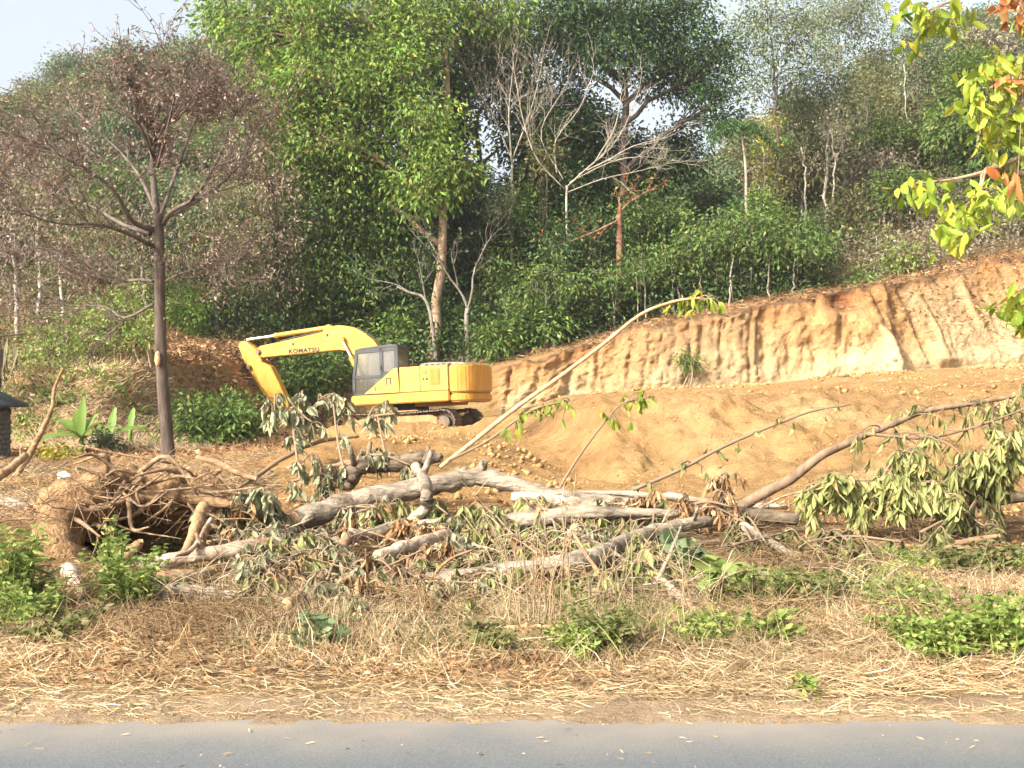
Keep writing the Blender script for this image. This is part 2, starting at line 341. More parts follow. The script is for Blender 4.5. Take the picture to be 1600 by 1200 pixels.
# rills and scrapes running down the excavated slope
sc_ = sl * xr * sstep(IR['mound'] + .1, IR['slope'] + .1, R2) * (1 - .6 * sstep(IR['crest'], IR['crest'] + .3, R2))
rx = GX + (GY - 20) * .45
GZ = GZ + sc_ * (.22 * fbm(rx * .5, GY * .15, 0, 51) - .34 * np.clip(fbm(rx * 1.3, GY * .16, 0, 52), 0, 1) - .20 * np.clip(fbm(rx * 3.2, GY * .3, 0, 53), 0, 1) + .20 * np.abs(fbm(GX * 2.2, GY * 1.6, 0, 54)) + .09 * fbm(GX * 5.5, GY * 4, 0, 55) - .05)
vg = sstep(IR['shoulder'] + .1, IR['shoulder'] + .6, R2) * (1 - sstep(IR['mound'] - .4, IR['mound'], R2))
GZ = GZ + vg * (.05 * fbm(GX * 1.1, GY * 1.1, 0, 61) + .03 * fbm(GX * 4, GY * 4, 0, 62))
eg = sstep(IR['edge'] + .3, IR['edge2'], R2) * (1 - sstep(IR['shoulder'] + .1, IR['shoulder'] + .4, R2))
GZ = GZ + eg * (.012 * fbm(GX * 1.3, GY * 1.5, 0, 66) + .014 * fbm(GX * 5, GY * 7, 0, 67) + .010 * fbm(GX * 16, GY * 16, 0, 68))
hl = sstep(IR['top'] + .05, IR['top'] + .5, R2)
GZ = GZ + hl * (.25 * fbm(GX * .35, GY * .3, 0, 71) + hl * np.clip((GY - 48) / 40, 0, 1) * 1.2 * fbm(GX * .09, GY * .09, 0, 72))
# spoil pushed up against the tracks
GZ = GZ + .48 * np.exp(-((GY - 33.9) / .9) ** 2) * sstep(-6.6, -5.2, GX) * (1 - sstep(-.4, 1.0, GX)) * (1 + .5 * fbm(GX * 1.2, GY * 1.2, 0, 65))
# the hollow under the uprooted tree
hx, hy = P(255, 850, 12.2)[0], 12.3
GZ = GZ - .30 * np.exp(-((GX - hx) / .75) ** 2 - ((GY - hy) / .6) ** 2)

# colour of the soil, with some shade painted in
def mixc(a, b, t): return a * (1 - t[..., None]) + np.asarray(b) * t[..., None]
Cc = np.ones(GX.shape + (3,)) * np.array([.30, .195, .095])                          # dusty verge
Cc[:] = np.where((R2 < IR['shoulder'] + .12)[..., None], np.array([.40, .29, .18]), Cc)
n1 = fbm(GX * .9, GY * .9, 0, 81); n2 = fbm(GX * 3, GY * 3, 0, 82); n3 = fbm(GX * .35, GY * .35, 0, 83)
Cc = mixc(Cc, (.20, .12, .055), np.clip(.5 + n1, 0, 1) * vg)
Cc = mixc(Cc, (.36, .20, .08), sstep(IR['verge2'], IR['log'] + .6, R2) * .8)
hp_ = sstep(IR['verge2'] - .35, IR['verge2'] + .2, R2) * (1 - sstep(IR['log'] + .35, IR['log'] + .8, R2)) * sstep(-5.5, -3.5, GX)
Cc = mixc(Cc, (.13, .085, .045), hp_ * np.clip(.65 + .8 * n1, 0, 1) * .85)          # dark voids of the heap painted into the soil as humus brown
Cc = mixc(Cc, (.44, .27, .11), sl * np.clip(.55 + .9 * n3, 0, 1))
Cc = mixc(Cc, (.50, .335, .155), sl * xr * np.clip(n1 * 1.3 + .1, 0, 1))
Cc = mixc(Cc, (.36, .195, .07), sl * np.clip(n2 * 1.5 - .25, 0, 1) * .8)
Cc = mixc(Cc, (.29, .155, .06), sl * np.clip(fbm(GX * .55, GY * .7, 0, 84) * 2.2 - .55, 0, 1) * .8)
cl = (on_cliff * right)
v = fbm(xs * 1.1, tc_ * 1.2, 0, 91); v2 = fbm(xs * 3.5, tc_ * 3, 0, 92)
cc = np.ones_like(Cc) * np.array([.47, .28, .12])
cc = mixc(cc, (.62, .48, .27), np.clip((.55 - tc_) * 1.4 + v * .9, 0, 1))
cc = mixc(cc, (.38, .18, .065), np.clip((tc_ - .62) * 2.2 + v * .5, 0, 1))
grey = np.exp(-((GX - P(1090, 560, 42)[0]) / 3.2) ** 2)
cc = mixc(cc, (.33, .22, .115), np.clip(grey * (.75 + v2), 0, 1) * .8)  # shade on this stretch of the cut, painted as greyish brown
grey2 = sstep(P(1405, 560, 42)[0], P(1440, 560, 42)[0], GX) * (1 - sstep(P(1540, 560, 42)[0], P(1640, 560, 42)[0], GX))
cc = mixc(cc, (.44, .32, .175), np.clip(grey2 * (.6 + v2), 0, 1) * .75)  # mid shade right of the spur, painted into the soil colour
cc = mixc(cc, (.30, .12, .05), np.clip(alc * 1.4, 0, 1))  # shadow under the overhang painted dark red in the hollow
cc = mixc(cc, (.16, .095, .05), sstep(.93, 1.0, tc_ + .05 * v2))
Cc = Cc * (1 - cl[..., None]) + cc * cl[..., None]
lb = on_cliff * (1 - right)
Cc = Cc * (1 - lb[..., None]) + lb[..., None] * mixc(np.ones_like(Cc) * np.array([.34, .23, .105]), (.23, .15, .06), np.clip(.4 + n1 + n2 * .5, 0, 1))
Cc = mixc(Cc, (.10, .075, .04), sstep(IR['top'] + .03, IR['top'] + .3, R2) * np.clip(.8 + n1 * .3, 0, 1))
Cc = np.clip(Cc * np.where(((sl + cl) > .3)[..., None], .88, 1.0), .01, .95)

nr, nc = GX.shape
Vt = np.stack([GX, GY, GZ], -1).reshape(-1, 3)
ii = (np.arange(nr - 1)[:, None] * nc + np.arange(nc - 1)[None, :]).ravel()
Qt = np.stack([ii, ii + 1, ii + nc + 1, ii + nc], -1)
mt, ntt, bt = mat_new('soil'); Lk = ntt.links
at_ = N(ntt, 'ShaderNodeAttribute'); at_.attribute_name = 'soil'
tcn = N(ntt, 'ShaderNodeTexCoord')
na = N(ntt, 'ShaderNodeTexNoise'); na.inputs['Scale'].default_value = 2.2; na.inputs['Detail'].default_value = 9; na.inputs['Roughness'].default_value = .7
nb = N(ntt, 'ShaderNodeTexNoise'); nb.inputs['Scale'].default_value = 4; nb.inputs['Detail'].default_value = 10; nb.inputs['Roughness'].default_value = .72
Lk.new(tcn.outputs['Object'], na.inputs['Vector']); Lk.new(tcn.outputs['Object'], nb.inputs['Vector'])
mr = N(ntt, 'ShaderNodeMapRange'); mr.inputs['From Min'].default_value = .3; mr.inputs['From Max'].default_value = .7; mr.inputs['To Min'].default_value = .66; mr.inputs['To Max'].default_value = 1.28
Lk.new(na.outputs['Fac'], mr.inputs['Value'])
hs = N(ntt, 'ShaderNodeHueSaturation'); Lk.new(at_.outputs['Color'], hs.inputs['Color']); Lk.new(mr.outputs[0], hs.inputs['Value'])
Lk.new(hs.outputs[0], bt.inputs['Base Color']); bt.inputs['Roughness'].default_value = .95; bt.inputs['Specular IOR Level'].default_value = .1
bp = N(ntt, 'ShaderNodeBump'); bp.inputs['Strength'].default_value = 1.0; bp.inputs['Distance'].default_value = .22
Lk.new(nb.outputs['Fac'], bp.inputs['Height']); Lk.new(bp.outputs[0], bt.inputs['Normal'])
ground = mesh_np('ground', Vt, Qt, None, mt, None, smooth=True); tag(ground, kind='structure')
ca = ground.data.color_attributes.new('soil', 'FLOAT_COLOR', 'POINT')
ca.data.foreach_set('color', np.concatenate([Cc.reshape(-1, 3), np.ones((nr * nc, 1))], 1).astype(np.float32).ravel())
BVH = BVHTree.FromPolygons(Vt[:, :].tolist(), Qt.tolist())
def gz(x, y):
    h = BVH.ray_cast(Vector((float(x), float(y), 90.0)), Vector((0, 0, -1)))
    return h[0].z if h[0] is not None else 0.0
def gzs(xy): return np.array([gz(a, b) for a, b in xy])

# road: worn asphalt sheet on the ground, its far edge crumbled
xe = np.linspace(-60, 60, 1600); ye = 5.66 + .035 * fbm(xe * 1.4, 0, 0, 101) + .02 * fbm(xe * 7, 0, 0, 102)
yr = [-.9, 1.5, 3.2, 4.3, 5.0, 5.35]
rv = np.concatenate([np.stack([xe, np.full_like(xe, y), np.full_like(xe, .012 + .02 * (1 - ((y - 2.3) / 3.3) ** 2))], -1) for y in yr] + [np.stack([xe, ye, np.full_like(xe, .004)], -1)])
m_ = len(xe); ri = (np.arange(6)[:, None] * m_ + np.arange(m_ - 1)[None]).ravel()
ma, nta, ba = mat_new('asphalt'); La = nta.links
tca = N(nta, 'ShaderNodeTexCoord'); sp = N(nta, 'ShaderNodeSeparateXYZ'); La.new(tca.outputs['Object'], sp.inputs[0])
nn1 = N(nta, 'ShaderNodeTexNoise'); nn1.inputs['Scale'].default_value = 90; nn1.inputs['Detail'].default_value = 4
nn2 = N(nta, 'ShaderNodeTexNoise'); nn2.inputs['Scale'].default_value = 1.6; nn2.inputs['Detail'].default_value = 8
for q in (nn1, nn2): La.new(tca.outputs['Object'], q.inputs['Vector'])
ra = N(nta, 'ShaderNodeValToRGB'); ea = ra.color_ramp.elements; ea[0].position = .3; ea[0].color = (.062, .072, .078, 1); ea[1].position = .72; ea[1].color = (.118, .132, .14, 1)
La.new(nn1.outputs['Fac'], ra.inputs['Fac'])
dust = N(nta, 'ShaderNodeMapRange'); dust.inputs['From Min'].default_value = 4.9; dust.inputs['From Max'].default_value = 5.55; dust.inputs['To Max'].default_value = 1.2; La.new(sp.outputs['Y'], dust.inputs['Value'])
ad = N(nta, 'ShaderNodeMath', operation='MULTIPLY'); La.new(dust.outputs[0], ad.inputs[0]); La.new(nn2.outputs['Fac'], ad.inputs[1])
ad2 = N(nta, 'ShaderNodeMath', operation='MULTIPLY_ADD'); La.new(nn2.outputs['Fac'], ad2.inputs[0]); ad2.inputs[1].default_value = .14; La.new(ad.outputs[0], ad2.inputs[2])
mxa = N(nta, 'ShaderNodeMix', data_type='RGBA'); La.new(ad2.outputs[0], mxa.inputs[0]); La.new(ra.outputs[0], mxa.inputs[6]); mxa.inputs[7].default_value = (.24, .205, .16, 1)
La.new(mxa.outputs[2], ba.inputs['Base Color']); ba.inputs['Roughness'].default_value = .85; ba.inputs['Specular IOR Level'].default_value = .25
bpa = N(nta, 'ShaderNodeBump'); bpa.inputs['Strength'].default_value = .35; bpa.inputs['Distance'].default_value = .006; La.new(nn1.outputs['Fac'], bpa.inputs['Height']); La.new(bpa.outputs[0], ba.inputs['Normal'])
road = mesh_np('road', rv, np.stack([ri, ri + 1, ri + m_ + 1, ri + m_], -1), None, ma, None, smooth=True); tag(road, kind='structure')
# ------------------------------------------------------------------ excavator
def bm_obj(name, bm, mat, parent, smooth=False):
    me = bpy.data.meshes.new(name); bmesh.ops.recalc_face_normals(bm, faces=bm.faces); bm.to_mesh(me); bm.free()
    for m in (mat if isinstance(mat, (list, tuple)) else [mat]): me.materials.append(m)
    if smooth:
        for p in me.polygons: p.use_smooth = True
    o = bpy.data.objects.new(name, me); COL.objects.link(o); o.parent = parent
    return o
def prism(bm, poly, a0, a1, axis='y', bevel=0.0, seg=2):
    """extrude a polygon: axis 'y' takes (x, z) points, axis 'z' takes (x, y) points, axis 'x' takes (y, z)"""
    def mk(p, a): return {'y': (p[0], a, p[1]), 'z': (p[0], p[1], a), 'x': (a, p[0], p[1])}[axis]
    b2 = bmesh.new()
    lo = [b2.verts.new(mk(p, a0)) for p in poly]; hi = [b2.verts.new(mk(p, a1)) for p in poly]
    n = len(poly); b2.faces.new(lo); b2.faces.new(hi[::-1])
    for i in range(n): b2.faces.new([lo[i], hi[i], hi[(i + 1) % n], lo[(i + 1) % n]])
    bmesh.ops.recalc_face_normals(b2, faces=b2.faces)
    if bevel: bmesh.ops.bevel(b2, geom=list(b2.edges), offset=bevel, segments=seg, affect='EDGES', clamp_overlap=True)
    tmp = bpy.data.meshes.new('t'); b2.to_mesh(tmp); b2.free(); bm.from_mesh(tmp); bpy.data.meshes.remove(tmp)
def boxp(bm, x0, x1, y0, y1, z0, z1, bevel=0.0): prism(bm, [(x0, z0), (x1, z0), (x1, z1), (x0, z1)], y0, y1, 'y', bevel)
def cyl(bm, p0, p1, r, sides=14, r2=None):
    p0, p1 = Vector(p0), Vector(p1); d = p1 - p0; L = d.length
    mtx = Matrix.Translation((p0 + p1) / 2) @ d.to_track_quat('Z', 'Y').to_matrix().to_4x4()
    bmesh.ops.create_cone(bm, cap_ends=True, segments=sides, radius1=r, radius2=r if r2 is None else r2, depth=L, matrix=mtx)
def part(name, mat, parent, fn, smooth=False):
    bm = bmesh.new(); fn(bm); return bm_obj(name, bm, mat, parent, smooth)

def paint_mat(name, c, dusty, amt=.45, rough=.45):
    m, nt, b = mat_new(name); L = nt.links; tc = N(nt, 'ShaderNodeTexCoord')
    n = N(nt, 'ShaderNodeTexNoise'); n.inputs['Scale'].default_value = 2.3; n.inputs['Detail'].default_value = 8; n.inputs['Roughness'].default_value = .7; L.new(tc.outputs['Object'], n.inputs['Vector'])
    r = N(nt, 'ShaderNodeValToRGB'); r.color_ramp.elements[0].position = .42; r.color_ramp.elements[1].position = .78; L.new(n.outputs['Fac'], r.inputs['Fac'])
    mu = N(nt, 'ShaderNodeMath', operation='MULTIPLY'); L.new(r.outputs['Color'], mu.inputs[0]); mu.inputs[1].default_value = amt
    mx = N(nt, 'ShaderNodeMix', data_type='RGBA'); L.new(mu.outputs[0], mx.inputs[0]); mx.inputs[6].default_value = (*c, 1); mx.inputs[7].default_value = (*dusty, 1)
    mq = N(nt, 'ShaderNodeMapping'); mq.inputs['Scale'].default_value = (7, 7, 1.2); L.new(tc.outputs['Object'], mq.inputs['Vector'])
    n3 = N(nt, 'ShaderNodeTexNoise'); n3.inputs['Scale'].default_value = 1.0; n3.inputs['Detail'].default_value = 7; n3.inputs['Roughness'].default_value = .7; L.new(mq.outputs[0], n3.inputs['Vector'])
    r3 = N(nt, 'ShaderNodeMapRange'); r3.inputs['From Min'].default_value = .35; r3.inputs['From Max'].default_value = .62; r3.inputs['To Min'].default_value = .74; r3.inputs['To Max'].default_value = 1.06; L.new(n3.outputs['Fac'], r3.inputs['Value'])
    h3 = N(nt, 'ShaderNodeHueSaturation'); L.new(mx.outputs[2], h3.inputs['Color']); L.new(r3.outputs[0], h3.inputs['Value'])
    L.new(h3.outputs[0], b.inputs['Base Color']); b.inputs['Roughness'].default_value = rough; b.inputs['Specular IOR Level'].default_value = .35
    return m
M['yellow'] = paint_mat('yellow_paint', (.56, .285, .03), (.46, .30, .13), .6)
M['yellow_side'] = paint_mat('yellow_panel', (.58, .365, .05), (.48, .34, .14), .5)
M['yellow_shaded'] = paint_mat('yellow_paint_shaded', (.50, .24, .022), (.40, .25, .10), .55)  # darker orange copy of the yellow; counterweight's shade put into the colour
M['cabgrey'] = paint_mat('cab_grey', (.045, .05, .05), (.16, .14, .11), .35, .5)
M['steel'] = paint_mat('dirty_steel', (.10, .08, .06), (.36, .22, .11), .8, .7)
M['dirtsteel'] = paint_mat('mud_steel', (.36, .20, .085), (.50, .31, .14), .9, .85)
M['rubber'] = paint_mat('black_parts', (.02, .02, .02), (.12, .09, .06), .5, .6)
M['rust'] = paint_mat('orange_grille', (.46, .21, .035), (.34, .17, .06), .6, .7)
M['grey_top'] = paint_mat('grey_cover', (.20, .19, .16), (.38, .30, .19), .6, .7)
M['seatm'] = paint_mat('seat_cloth', (.05, .055, .065), (.12, .11, .1), .3, .9)
mc, ntc_, bc = mat_new('chrome'); bc.inputs['Metallic'].default_value = .9; bc.inputs['Base Color'].default_value = (.6, .6, .58, 1); bc.inputs['Roughness'].default_value = .28; M['chrome'] = mc
ml, ntl, bl = mat_new('lettering'); bl.inputs['Base Color'].default_value = (.025, .022, .02, 1); bl.inputs['Roughness'].default_value = .8; M['letter'] = ml
mg, ntg, bgl = mat_new('cab_glass'); Lg = ntg.links
tr = N(ntg, 'ShaderNodeBsdfTransparent'); tr.inputs['Color'].default_value = (.80, .85, .84, 1)
gl = N(ntg, 'ShaderNodeBsdfGlossy'); gl.inputs['Roughness'].default_value = .08; gl.inputs['Color'].default_value = (.9, .9, .9, 1)
df = N(ntg, 'ShaderNodeBsdfDiffuse'); df.inputs['Color'].default_value = (.36, .32, .25, 1)
m1 = N(ntg, 'ShaderNodeMixShader'); m1.inputs[0].default_value = .14; m2 = N(ntg, 'ShaderNodeMixShader'); m2.inputs[0].default_value = .13
Lg.new(tr.outputs[0], m1.inputs[1]); Lg.new(gl.outputs[0], m1.inputs[2]); Lg.new(m1.outputs[0], m2.inputs[1]); Lg.new(df.outputs[0], m2.inputs[2])
Lg.new(m2.outputs[0], ntg.nodes['Material Output'].inputs['Surface']); M['glass'] = mg

EXC = P(644, 683, 37.5); EXZ = EXC[2]
exc = empty('excavator', EXC, 'weathered yellow tracked excavator parked on the dug earth, boom reaching left', 'excavator')
YAW = math.radians(180 - 18); PITCH = math.radians(2.6)
exc.rotation_euler = (0, PITCH, YAW)
MW = Matrix.Translation(Vector(EXC)) @ Matrix.Rotation(YAW, 4, 'Z') @ Matrix.Rotation(PITCH, 4, 'Y')
MWI = MW.inverted()
def EX(px, py, ly=0.0):
    """pixel to the machine's own (x, z) in the plane y = ly"""
    o = MWI @ Vector((0, 0, EYE)); q = MWI @ Vector(P(px, py, 37.5)); d = q - o; t = (ly - o.y) / d.y
    r = o + d * t; return (r.x, r.z)
# undercarriage
tr_mats = [M['dirtsteel'], M['steel']]
for sgn in (1, -1):
    yc = 1.12 * sgn
    fr = part('track_frame', M['dirtsteel'], exc, lambda bm: (prism(bm, [(-1.5, .26), (1.35, .26), (1.5, .36), (1.5, .56), (1.25, .68), (-1.25, .72), (-1.5, .6)], yc - .2, yc + .24, 'y', .03),
              boxp(bm, -.75, .75, yc - .24, yc + .1, .45, .9)))
    xi, xsr, zr, R_ = 1.72, -1.72, .47, .385
    path = []
    for a in np.linspace(-90, 90, 9): path.append((xi + R_ * math.cos(math.radians(a)), zr + R_ * math.sin(math.radians(a))))
    for t in np.linspace(0, 1, 12)[1:-1]: path.append((xi + (xsr - xi) * t, zr + R_ - .05 * math.sin(math.pi * t)))
    for a in np.linspace(90, 270, 9): path.append((xsr + R_ * math.cos(math.radians(a)), zr + R_ * math.sin(math.radians(a))))
    for t in np.linspace(0, 1, 12)[1:-1]: path.append((xsr + (xi - xsr) * t, zr - R_))
    path = np.array(path + path[:1]); seg = np.linalg.norm(np.diff(path, axis=0), axis=1); cum = np.concatenate([[0], np.cumsum(seg)])
    ns = 46; shoe_me = None
    for k in range(ns):
        s = cum[-1] * k / ns; x = np.interp(s, cum, path[:, 0]); z = np.interp(s, cum, path[:, 1])
        s2 = (s + .02) % cum[-1]; dx = np.interp(s2, cum, path[:, 0]) - x; dz = np.interp(s2, cum, path[:, 1]) - z
        if shoe_me is None:
            o = part('track_shoe', M['steel'], fr, lambda bm: (boxp(bm, -.088, .088, -.3, .3, -.02, .02), boxp(bm, -.07, -.05, -.3, .3, -.06, -.018), boxp(bm, .02, .035, -.3, .3, -.05, -.018), boxp(bm, -.07, .07, -.08, .08, .018, .07)))
            shoe_me = o.data
        else:
            o = bpy.data.objects.new('track_shoe', shoe_me); COL.objects.link(o); o.parent = fr
        o.location = (x, yc, z); o.rotation_euler = (0, math.atan2(-dz, dx), 0)
    part('idler', M['dirtsteel'], fr, lambda bm: (cyl(bm, (xi, yc - .09, zr), (xi, yc + .09, zr), .33, 24), cyl(bm, (xi, yc - .16, zr), (xi, yc + .20, zr), .14, 16)))
    def spr(bm):
        cyl(bm, (xsr, yc - .05, zr), (xsr, yc + .05, zr), .31, 24); cyl(bm, (xsr, yc - .2, zr), (xsr, yc + .24, zr), .2, 18)
        for k in range(12):
            a = k * math.pi / 6; cyl(bm, (xsr + .28 * math.cos(a), yc, zr + .28 * math.sin(a)), (xsr + .37 * math.cos(a), yc, zr + .37 * math.sin(a)), .05, 6, .02)
    part('sprocket', M['steel'], fr, spr)
    for k in range(7): part('track_roller', M['steel'], fr, lambda bm: cyl(bm, (-1.25 + k * .415, yc - .16, .19), (-1.25 + k * .415, yc + .2, .19), .1, 12))
    for x in (-.6, .6): part('carrier_roller', M['steel'], fr, lambda bm: cyl(bm, (x, yc - .1, .74), (x, yc + .14, .74), .07, 12))
part('centre_frame', M['dirtsteel'], exc, lambda bm: boxp(bm, -.8, .8, -.95, .95, .5, .9, .05))
part('slew_ring', M['rubber'], exc, lambda bm: cyl(bm, (0, 0, .88), (0, 0, 1.14), .62, 28))
# upper structure
def deck(bm):
    prism(bm, [(1.62, 1.14), (1.62, 1.46), (-1.9, 1.49), (-1.9, 1.14)], -1.25, 1.27, 'y', .035)
    boxp(bm, -1.9, .4, -.5, .5, 1.02, 1.16)
part('deck', M['yellow'], exc, deck)
def housing(bm):
    boxp(bm, -1.90, -.16, -1.25, 1.235, 1.47, 2.30, .04)
    boxp(bm, -.2, 1.45, -1.25, -.42, 1.45, 2.02, .04)
part('engine_housing', M['yellow_side'], exc, housing)
pz = 2.325
panel = part('side_panel', M['yellow_side'], exc, lambda bm: prism(bm, [(1.13, 1.50), (.02, pz - .02), (-.12, pz), (-.16, 1.50)], 1.225, 1.272, 'y', .012))
part('side_panel', M['yellow_side'], exc, lambda bm: boxp(bm, -.90, -.18, 1.2, 1.268, 1.50, pz, .012))
hp = part('side_panel', M['yellow_side'], exc, lambda bm: boxp(bm, -1.885, -.92, 1.2, 1.268, 1.50, pz, .012))
part('grille', M['rust'], hp, lambda bm: (boxp(bm, -1.62, -1.27, 1.262, 1.276, 1.68, 2.24), [boxp(bm, -1.60, -1.29, 1.274, 1.288, 1.72 + i * .085, 1.76 + i * .085) for i in range(6)]))
part('vent', M['rust'], hp, lambda bm: boxp(bm, -1.17, -1.0, 1.262, 1.278, 2.06, 2.2))
part('decal', M['letter'], hp, lambda bm: (boxp(bm, -1.06, -1.0, 1.262, 1.274, 1.86, 1.93), boxp(bm, -1.19, -1.11, 1.262, 1.274, 1.86, 1.93)))
part('latch', M['rubber'], panel, lambda bm: (boxp(bm, .12, .16, 1.268, 1.284, 1.78, 1.98), boxp(bm, .28, .31, 1.268, 1.284, 1.78, 1.98), boxp(bm, .12, .31, 1.268, 1.284, 1.98, 2.01)))
part('latch', M['rubber'], panel, lambda bm: boxp(bm, .70, .73, 1.268, 1.284, 1.6, 1.76))
cwp = [(-1.92, 1.26), (-2.25, 1.24), (-2.5, 1.13), (-2.66, .92), (-2.74, .5), (-2.76, 0)]; cwp = cwp + [(x, -y) for x, y in cwp[::-1][1:]]
cwo = part('counterweight', M['yellow_shaded'], exc, lambda bm: prism(bm, cwp, 1.40, 2.31, 'z', .05, 3))
part('counterweight_base', M['yellow_shaded'], exc, lambda bm: prism(bm, [(x * .995 if x < -2 else x, y * .985) for x, y in cwp], 1.10, 1.385, 'z', .06, 3))
part('engine_cover', M['grey_top'], exc, lambda bm: (prism(bm, [(-2.5, 2.31), (-.75, 2.29), (-.8, 2.42), (-1.1, 2.45), (-2.2, 2.41)], -.95, .95, 'y', .03)))
part('exhaust_pipe', M['rubber'], exc, lambda bm: (cyl(bm, (-1.7, -.7, 2.35), (-1.7, -.7, 2.68), .06, 12)))
part('cover_louvre', M['rubber'], exc, lambda bm: [boxp(bm, -1.9 + i * .2, -1.78 + i * .2, .94, .965, 2.33, 2.39) for i in range(5)])
# cab
CY0, CY1 = .27, 1.235
ZB, XF, XR = 1.47, 1.57, -.14
cab = part('cab', M['cabgrey'], exc, lambda bm: (
    prism(bm, [(XF - .16, 2.96), (XF - .28, 3.05), (XR + .2, 3.13), (XR + .02, 3.08), (XR, 2.98)], CY0, CY1, 'y', .03),       # roof
    boxp(bm, XR, XF, CY0, CY1, ZB - .02, ZB + .06, .01),
    [prism(bm, poly, y0, y0 + .06, 'y', .012) for y0 in (CY0, CY1 - .06) for poly in (
        [(XF - .10, ZB), (XF, ZB), (XF - .02, 2.1), (XF - .15, 3.0), (XF - .28, 3.02), (XF - .13, 2.1)],      # front pillar
        [(.42, ZB), (.56, ZB), (.54, 3.03), (.40, 3.04)],                                              # middle pillar
        [(XR, ZB), (XR + .20, ZB), (XR + .13, 3.05), (XR, 3.0)],                                       # rear pillar
        [(.5, 2.02), (XF - .05, 2.02), (XF - .05, 2.12), (.5, 2.12)],                                   # door rail
        [(XR + .1, ZB), (.48, ZB), (.48, 2.30), (.40, 2.22), (XR + .1, 2.16)],                          # rear lower skin
        [(XR + .1, 2.90), (XF - .2, 2.86), (XF - .2, 3.0), (XR + .1, 3.06)])],
    boxp(bm, XR, XR + .06, CY0, CY1, ZB, 2.2, .01), boxp(bm, XR, XR + .06, CY0, CY1, 2.95, 3.05, .01),
    boxp(bm, XF - .08, XF - .01, CY0, CY1, ZB, 1.66, .01), boxp(bm, XF - .26, XF - .16, CY0, CY1, 2.92, 3.02, .01)))
part('door_window', M['glass'], cab, lambda bm: prism(bm, [(.53, 2.10), (XF - .10, 2.10), (XF - .25, 2.9), (.53, 2.93)], CY1 - .035, CY1 - .025))
part('door_window', M['glass'], cab, lambda bm: prism(bm, [(.54, 1.5), (XF - .07, 1.5), (XF - .09, 2.04), (.54, 2.04)], CY1 - .035, CY1 - .025))
part('side_window', M['glass'], cab, lambda bm: prism(bm, [(XR + .12, 2.16), (.44, 2.24), (.44, 2.94), (XR + .1, 2.94)], CY1 - .035, CY1 - .025))
part('side_window', M['glass'], cab, lambda bm: prism(bm, [(XR + .12, 2.0), (XF - .12, 2.0), (XF - .22, 2.9), (XR + .1, 2.94)], CY0 + .025, CY0 + .035))
part('rear_window', M['glass'], cab, lambda bm: boxp(bm, XR + .02, XR + .03, CY0 + .05, CY1 - .05, 2.18, 2.97))
part('windscreen', M['glass'], cab, lambda bm: prism(bm, [(XF - .04, 1.64), (XF - .03, 1.64), (XF - .05, 2.1), (XF - .19, 2.95), (XF - .20, 2.95), (XF - .06, 2.1)], CY0 + .05, CY1 - .05))
part('door_handle', M['rubber'], cab, lambda bm: boxp(bm, .46, .51, CY1 - .002, CY1 + .03, 2.28, 2.44, .008))
part('operator_seat', M['seatm'], cab, lambda bm: (boxp(bm, .1, .6, .52, 1.0, 1.75, 1.9, .05), boxp(bm, .02, .16, .54, .98, 1.85, 2.5, .05), boxp(bm, .2, .5, .6, .9, 1.5, 1.78)))
part('console', M['rubber'], cab, lambda bm: (boxp(bm, .3, .8, .4, .5, 1.5, 2.0, .03), boxp(bm, 1.1, 1.3, .45, .6, 1.5, 2.05, .03), cyl(bm, (.7, .98, 1.9), (.76, .98, 2.15), .02, 8)))
part('work_light', M['chrome'], exc, lambda bm: boxp(bm, 1.42, 1.50, -1.1, -.85, 2.02, 2.16, .02))
part('handrail', M['rubber'], exc, lambda bm: (cyl(bm, (1.35, -1.18, 2.0), (1.35, -1.18, 2.55), .018, 8), cyl(bm, (.2, -1.18, 2.0), (.2, -1.18, 2.55), .018, 8), cyl(bm, (1.35, -1.18, 2.55), (.2, -1.18, 2.55), .018, 8)))
# boom, arm, bucket
BY = -.10
bo = [EX(*p, BY) for p in [(404, 548), (411, 541), (440, 535), (480, 526), (508, 519), (520, 511), (531, 509), (542, 509.5), (553, 511.5), (563, 515), (575, 522), (588, 533), (603, 553), (618, 582), (618, 598), (606, 603), (594, 596),
      (578, 578), (565, 562), (556, 554), (546, 549), (536, 547), (515, 549), (497, 551), (455, 555), (415, 559), (407, 557)]]
boom = part('boom', M['yellow'], exc, lambda bm: prism(bm, bo, BY - .2, BY + .22, 'y', .02))
ar = [EX(*p, BY) for p in [(376, 541), (379, 534), (387, 533), (401, 544), (410, 551), (413, 566), (427, 573), (440, 600), (458, 640), (463, 655), (451, 660), (437, 643), (420, 617), (404, 593), (393, 578), (384, 561)]]
arm = part('arm', M['yellow'], exc, lambda bm: prism(bm, ar, BY - .16, BY + .18, 'y', .02))
def pin(px, py, r=.09): 
    x, z = EX(px, py, BY); return lambda bm: cyl(bm, (x, BY - .29, z), (x, BY + .31, z), r, 16)
part('pivot_pin', M['steel'], boom, pin(409, 550)); part('pivot_pin', M['steel'], arm, pin(455, 651, .07)); part('pivot_pin', M['steel'], arm, pin(395, 574, .07))
part('bracket', M['yellow'], boom, lambda bm: prism(bm, [EX(*p, BY) for p in [(506, 521), (510, 509), (516, 507), (522, 512)]], BY - .1, BY + .12, 'y', .01))
def rod(name, a, b, ys, r1, r2, split, par):
    for y in ys:
        pa, pb = EX(*a, BY), EX(*b, BY); A = Vector((pa[0], BY + y, pa[1])); B = Vector((pb[0], BY + y, pb[1])); C = A + (B - A) * split
        c = part(name, M['yellow'], par, lambda bm: (cyl(bm, A, C, r1, 16), cyl(bm, A + (C - A) * .97, C + (B - C) * .03, r1 * 1.18, 16)))
        part('piston_rod', M['chrome'], c, lambda bm: cyl(bm, C, B, r2, 12))
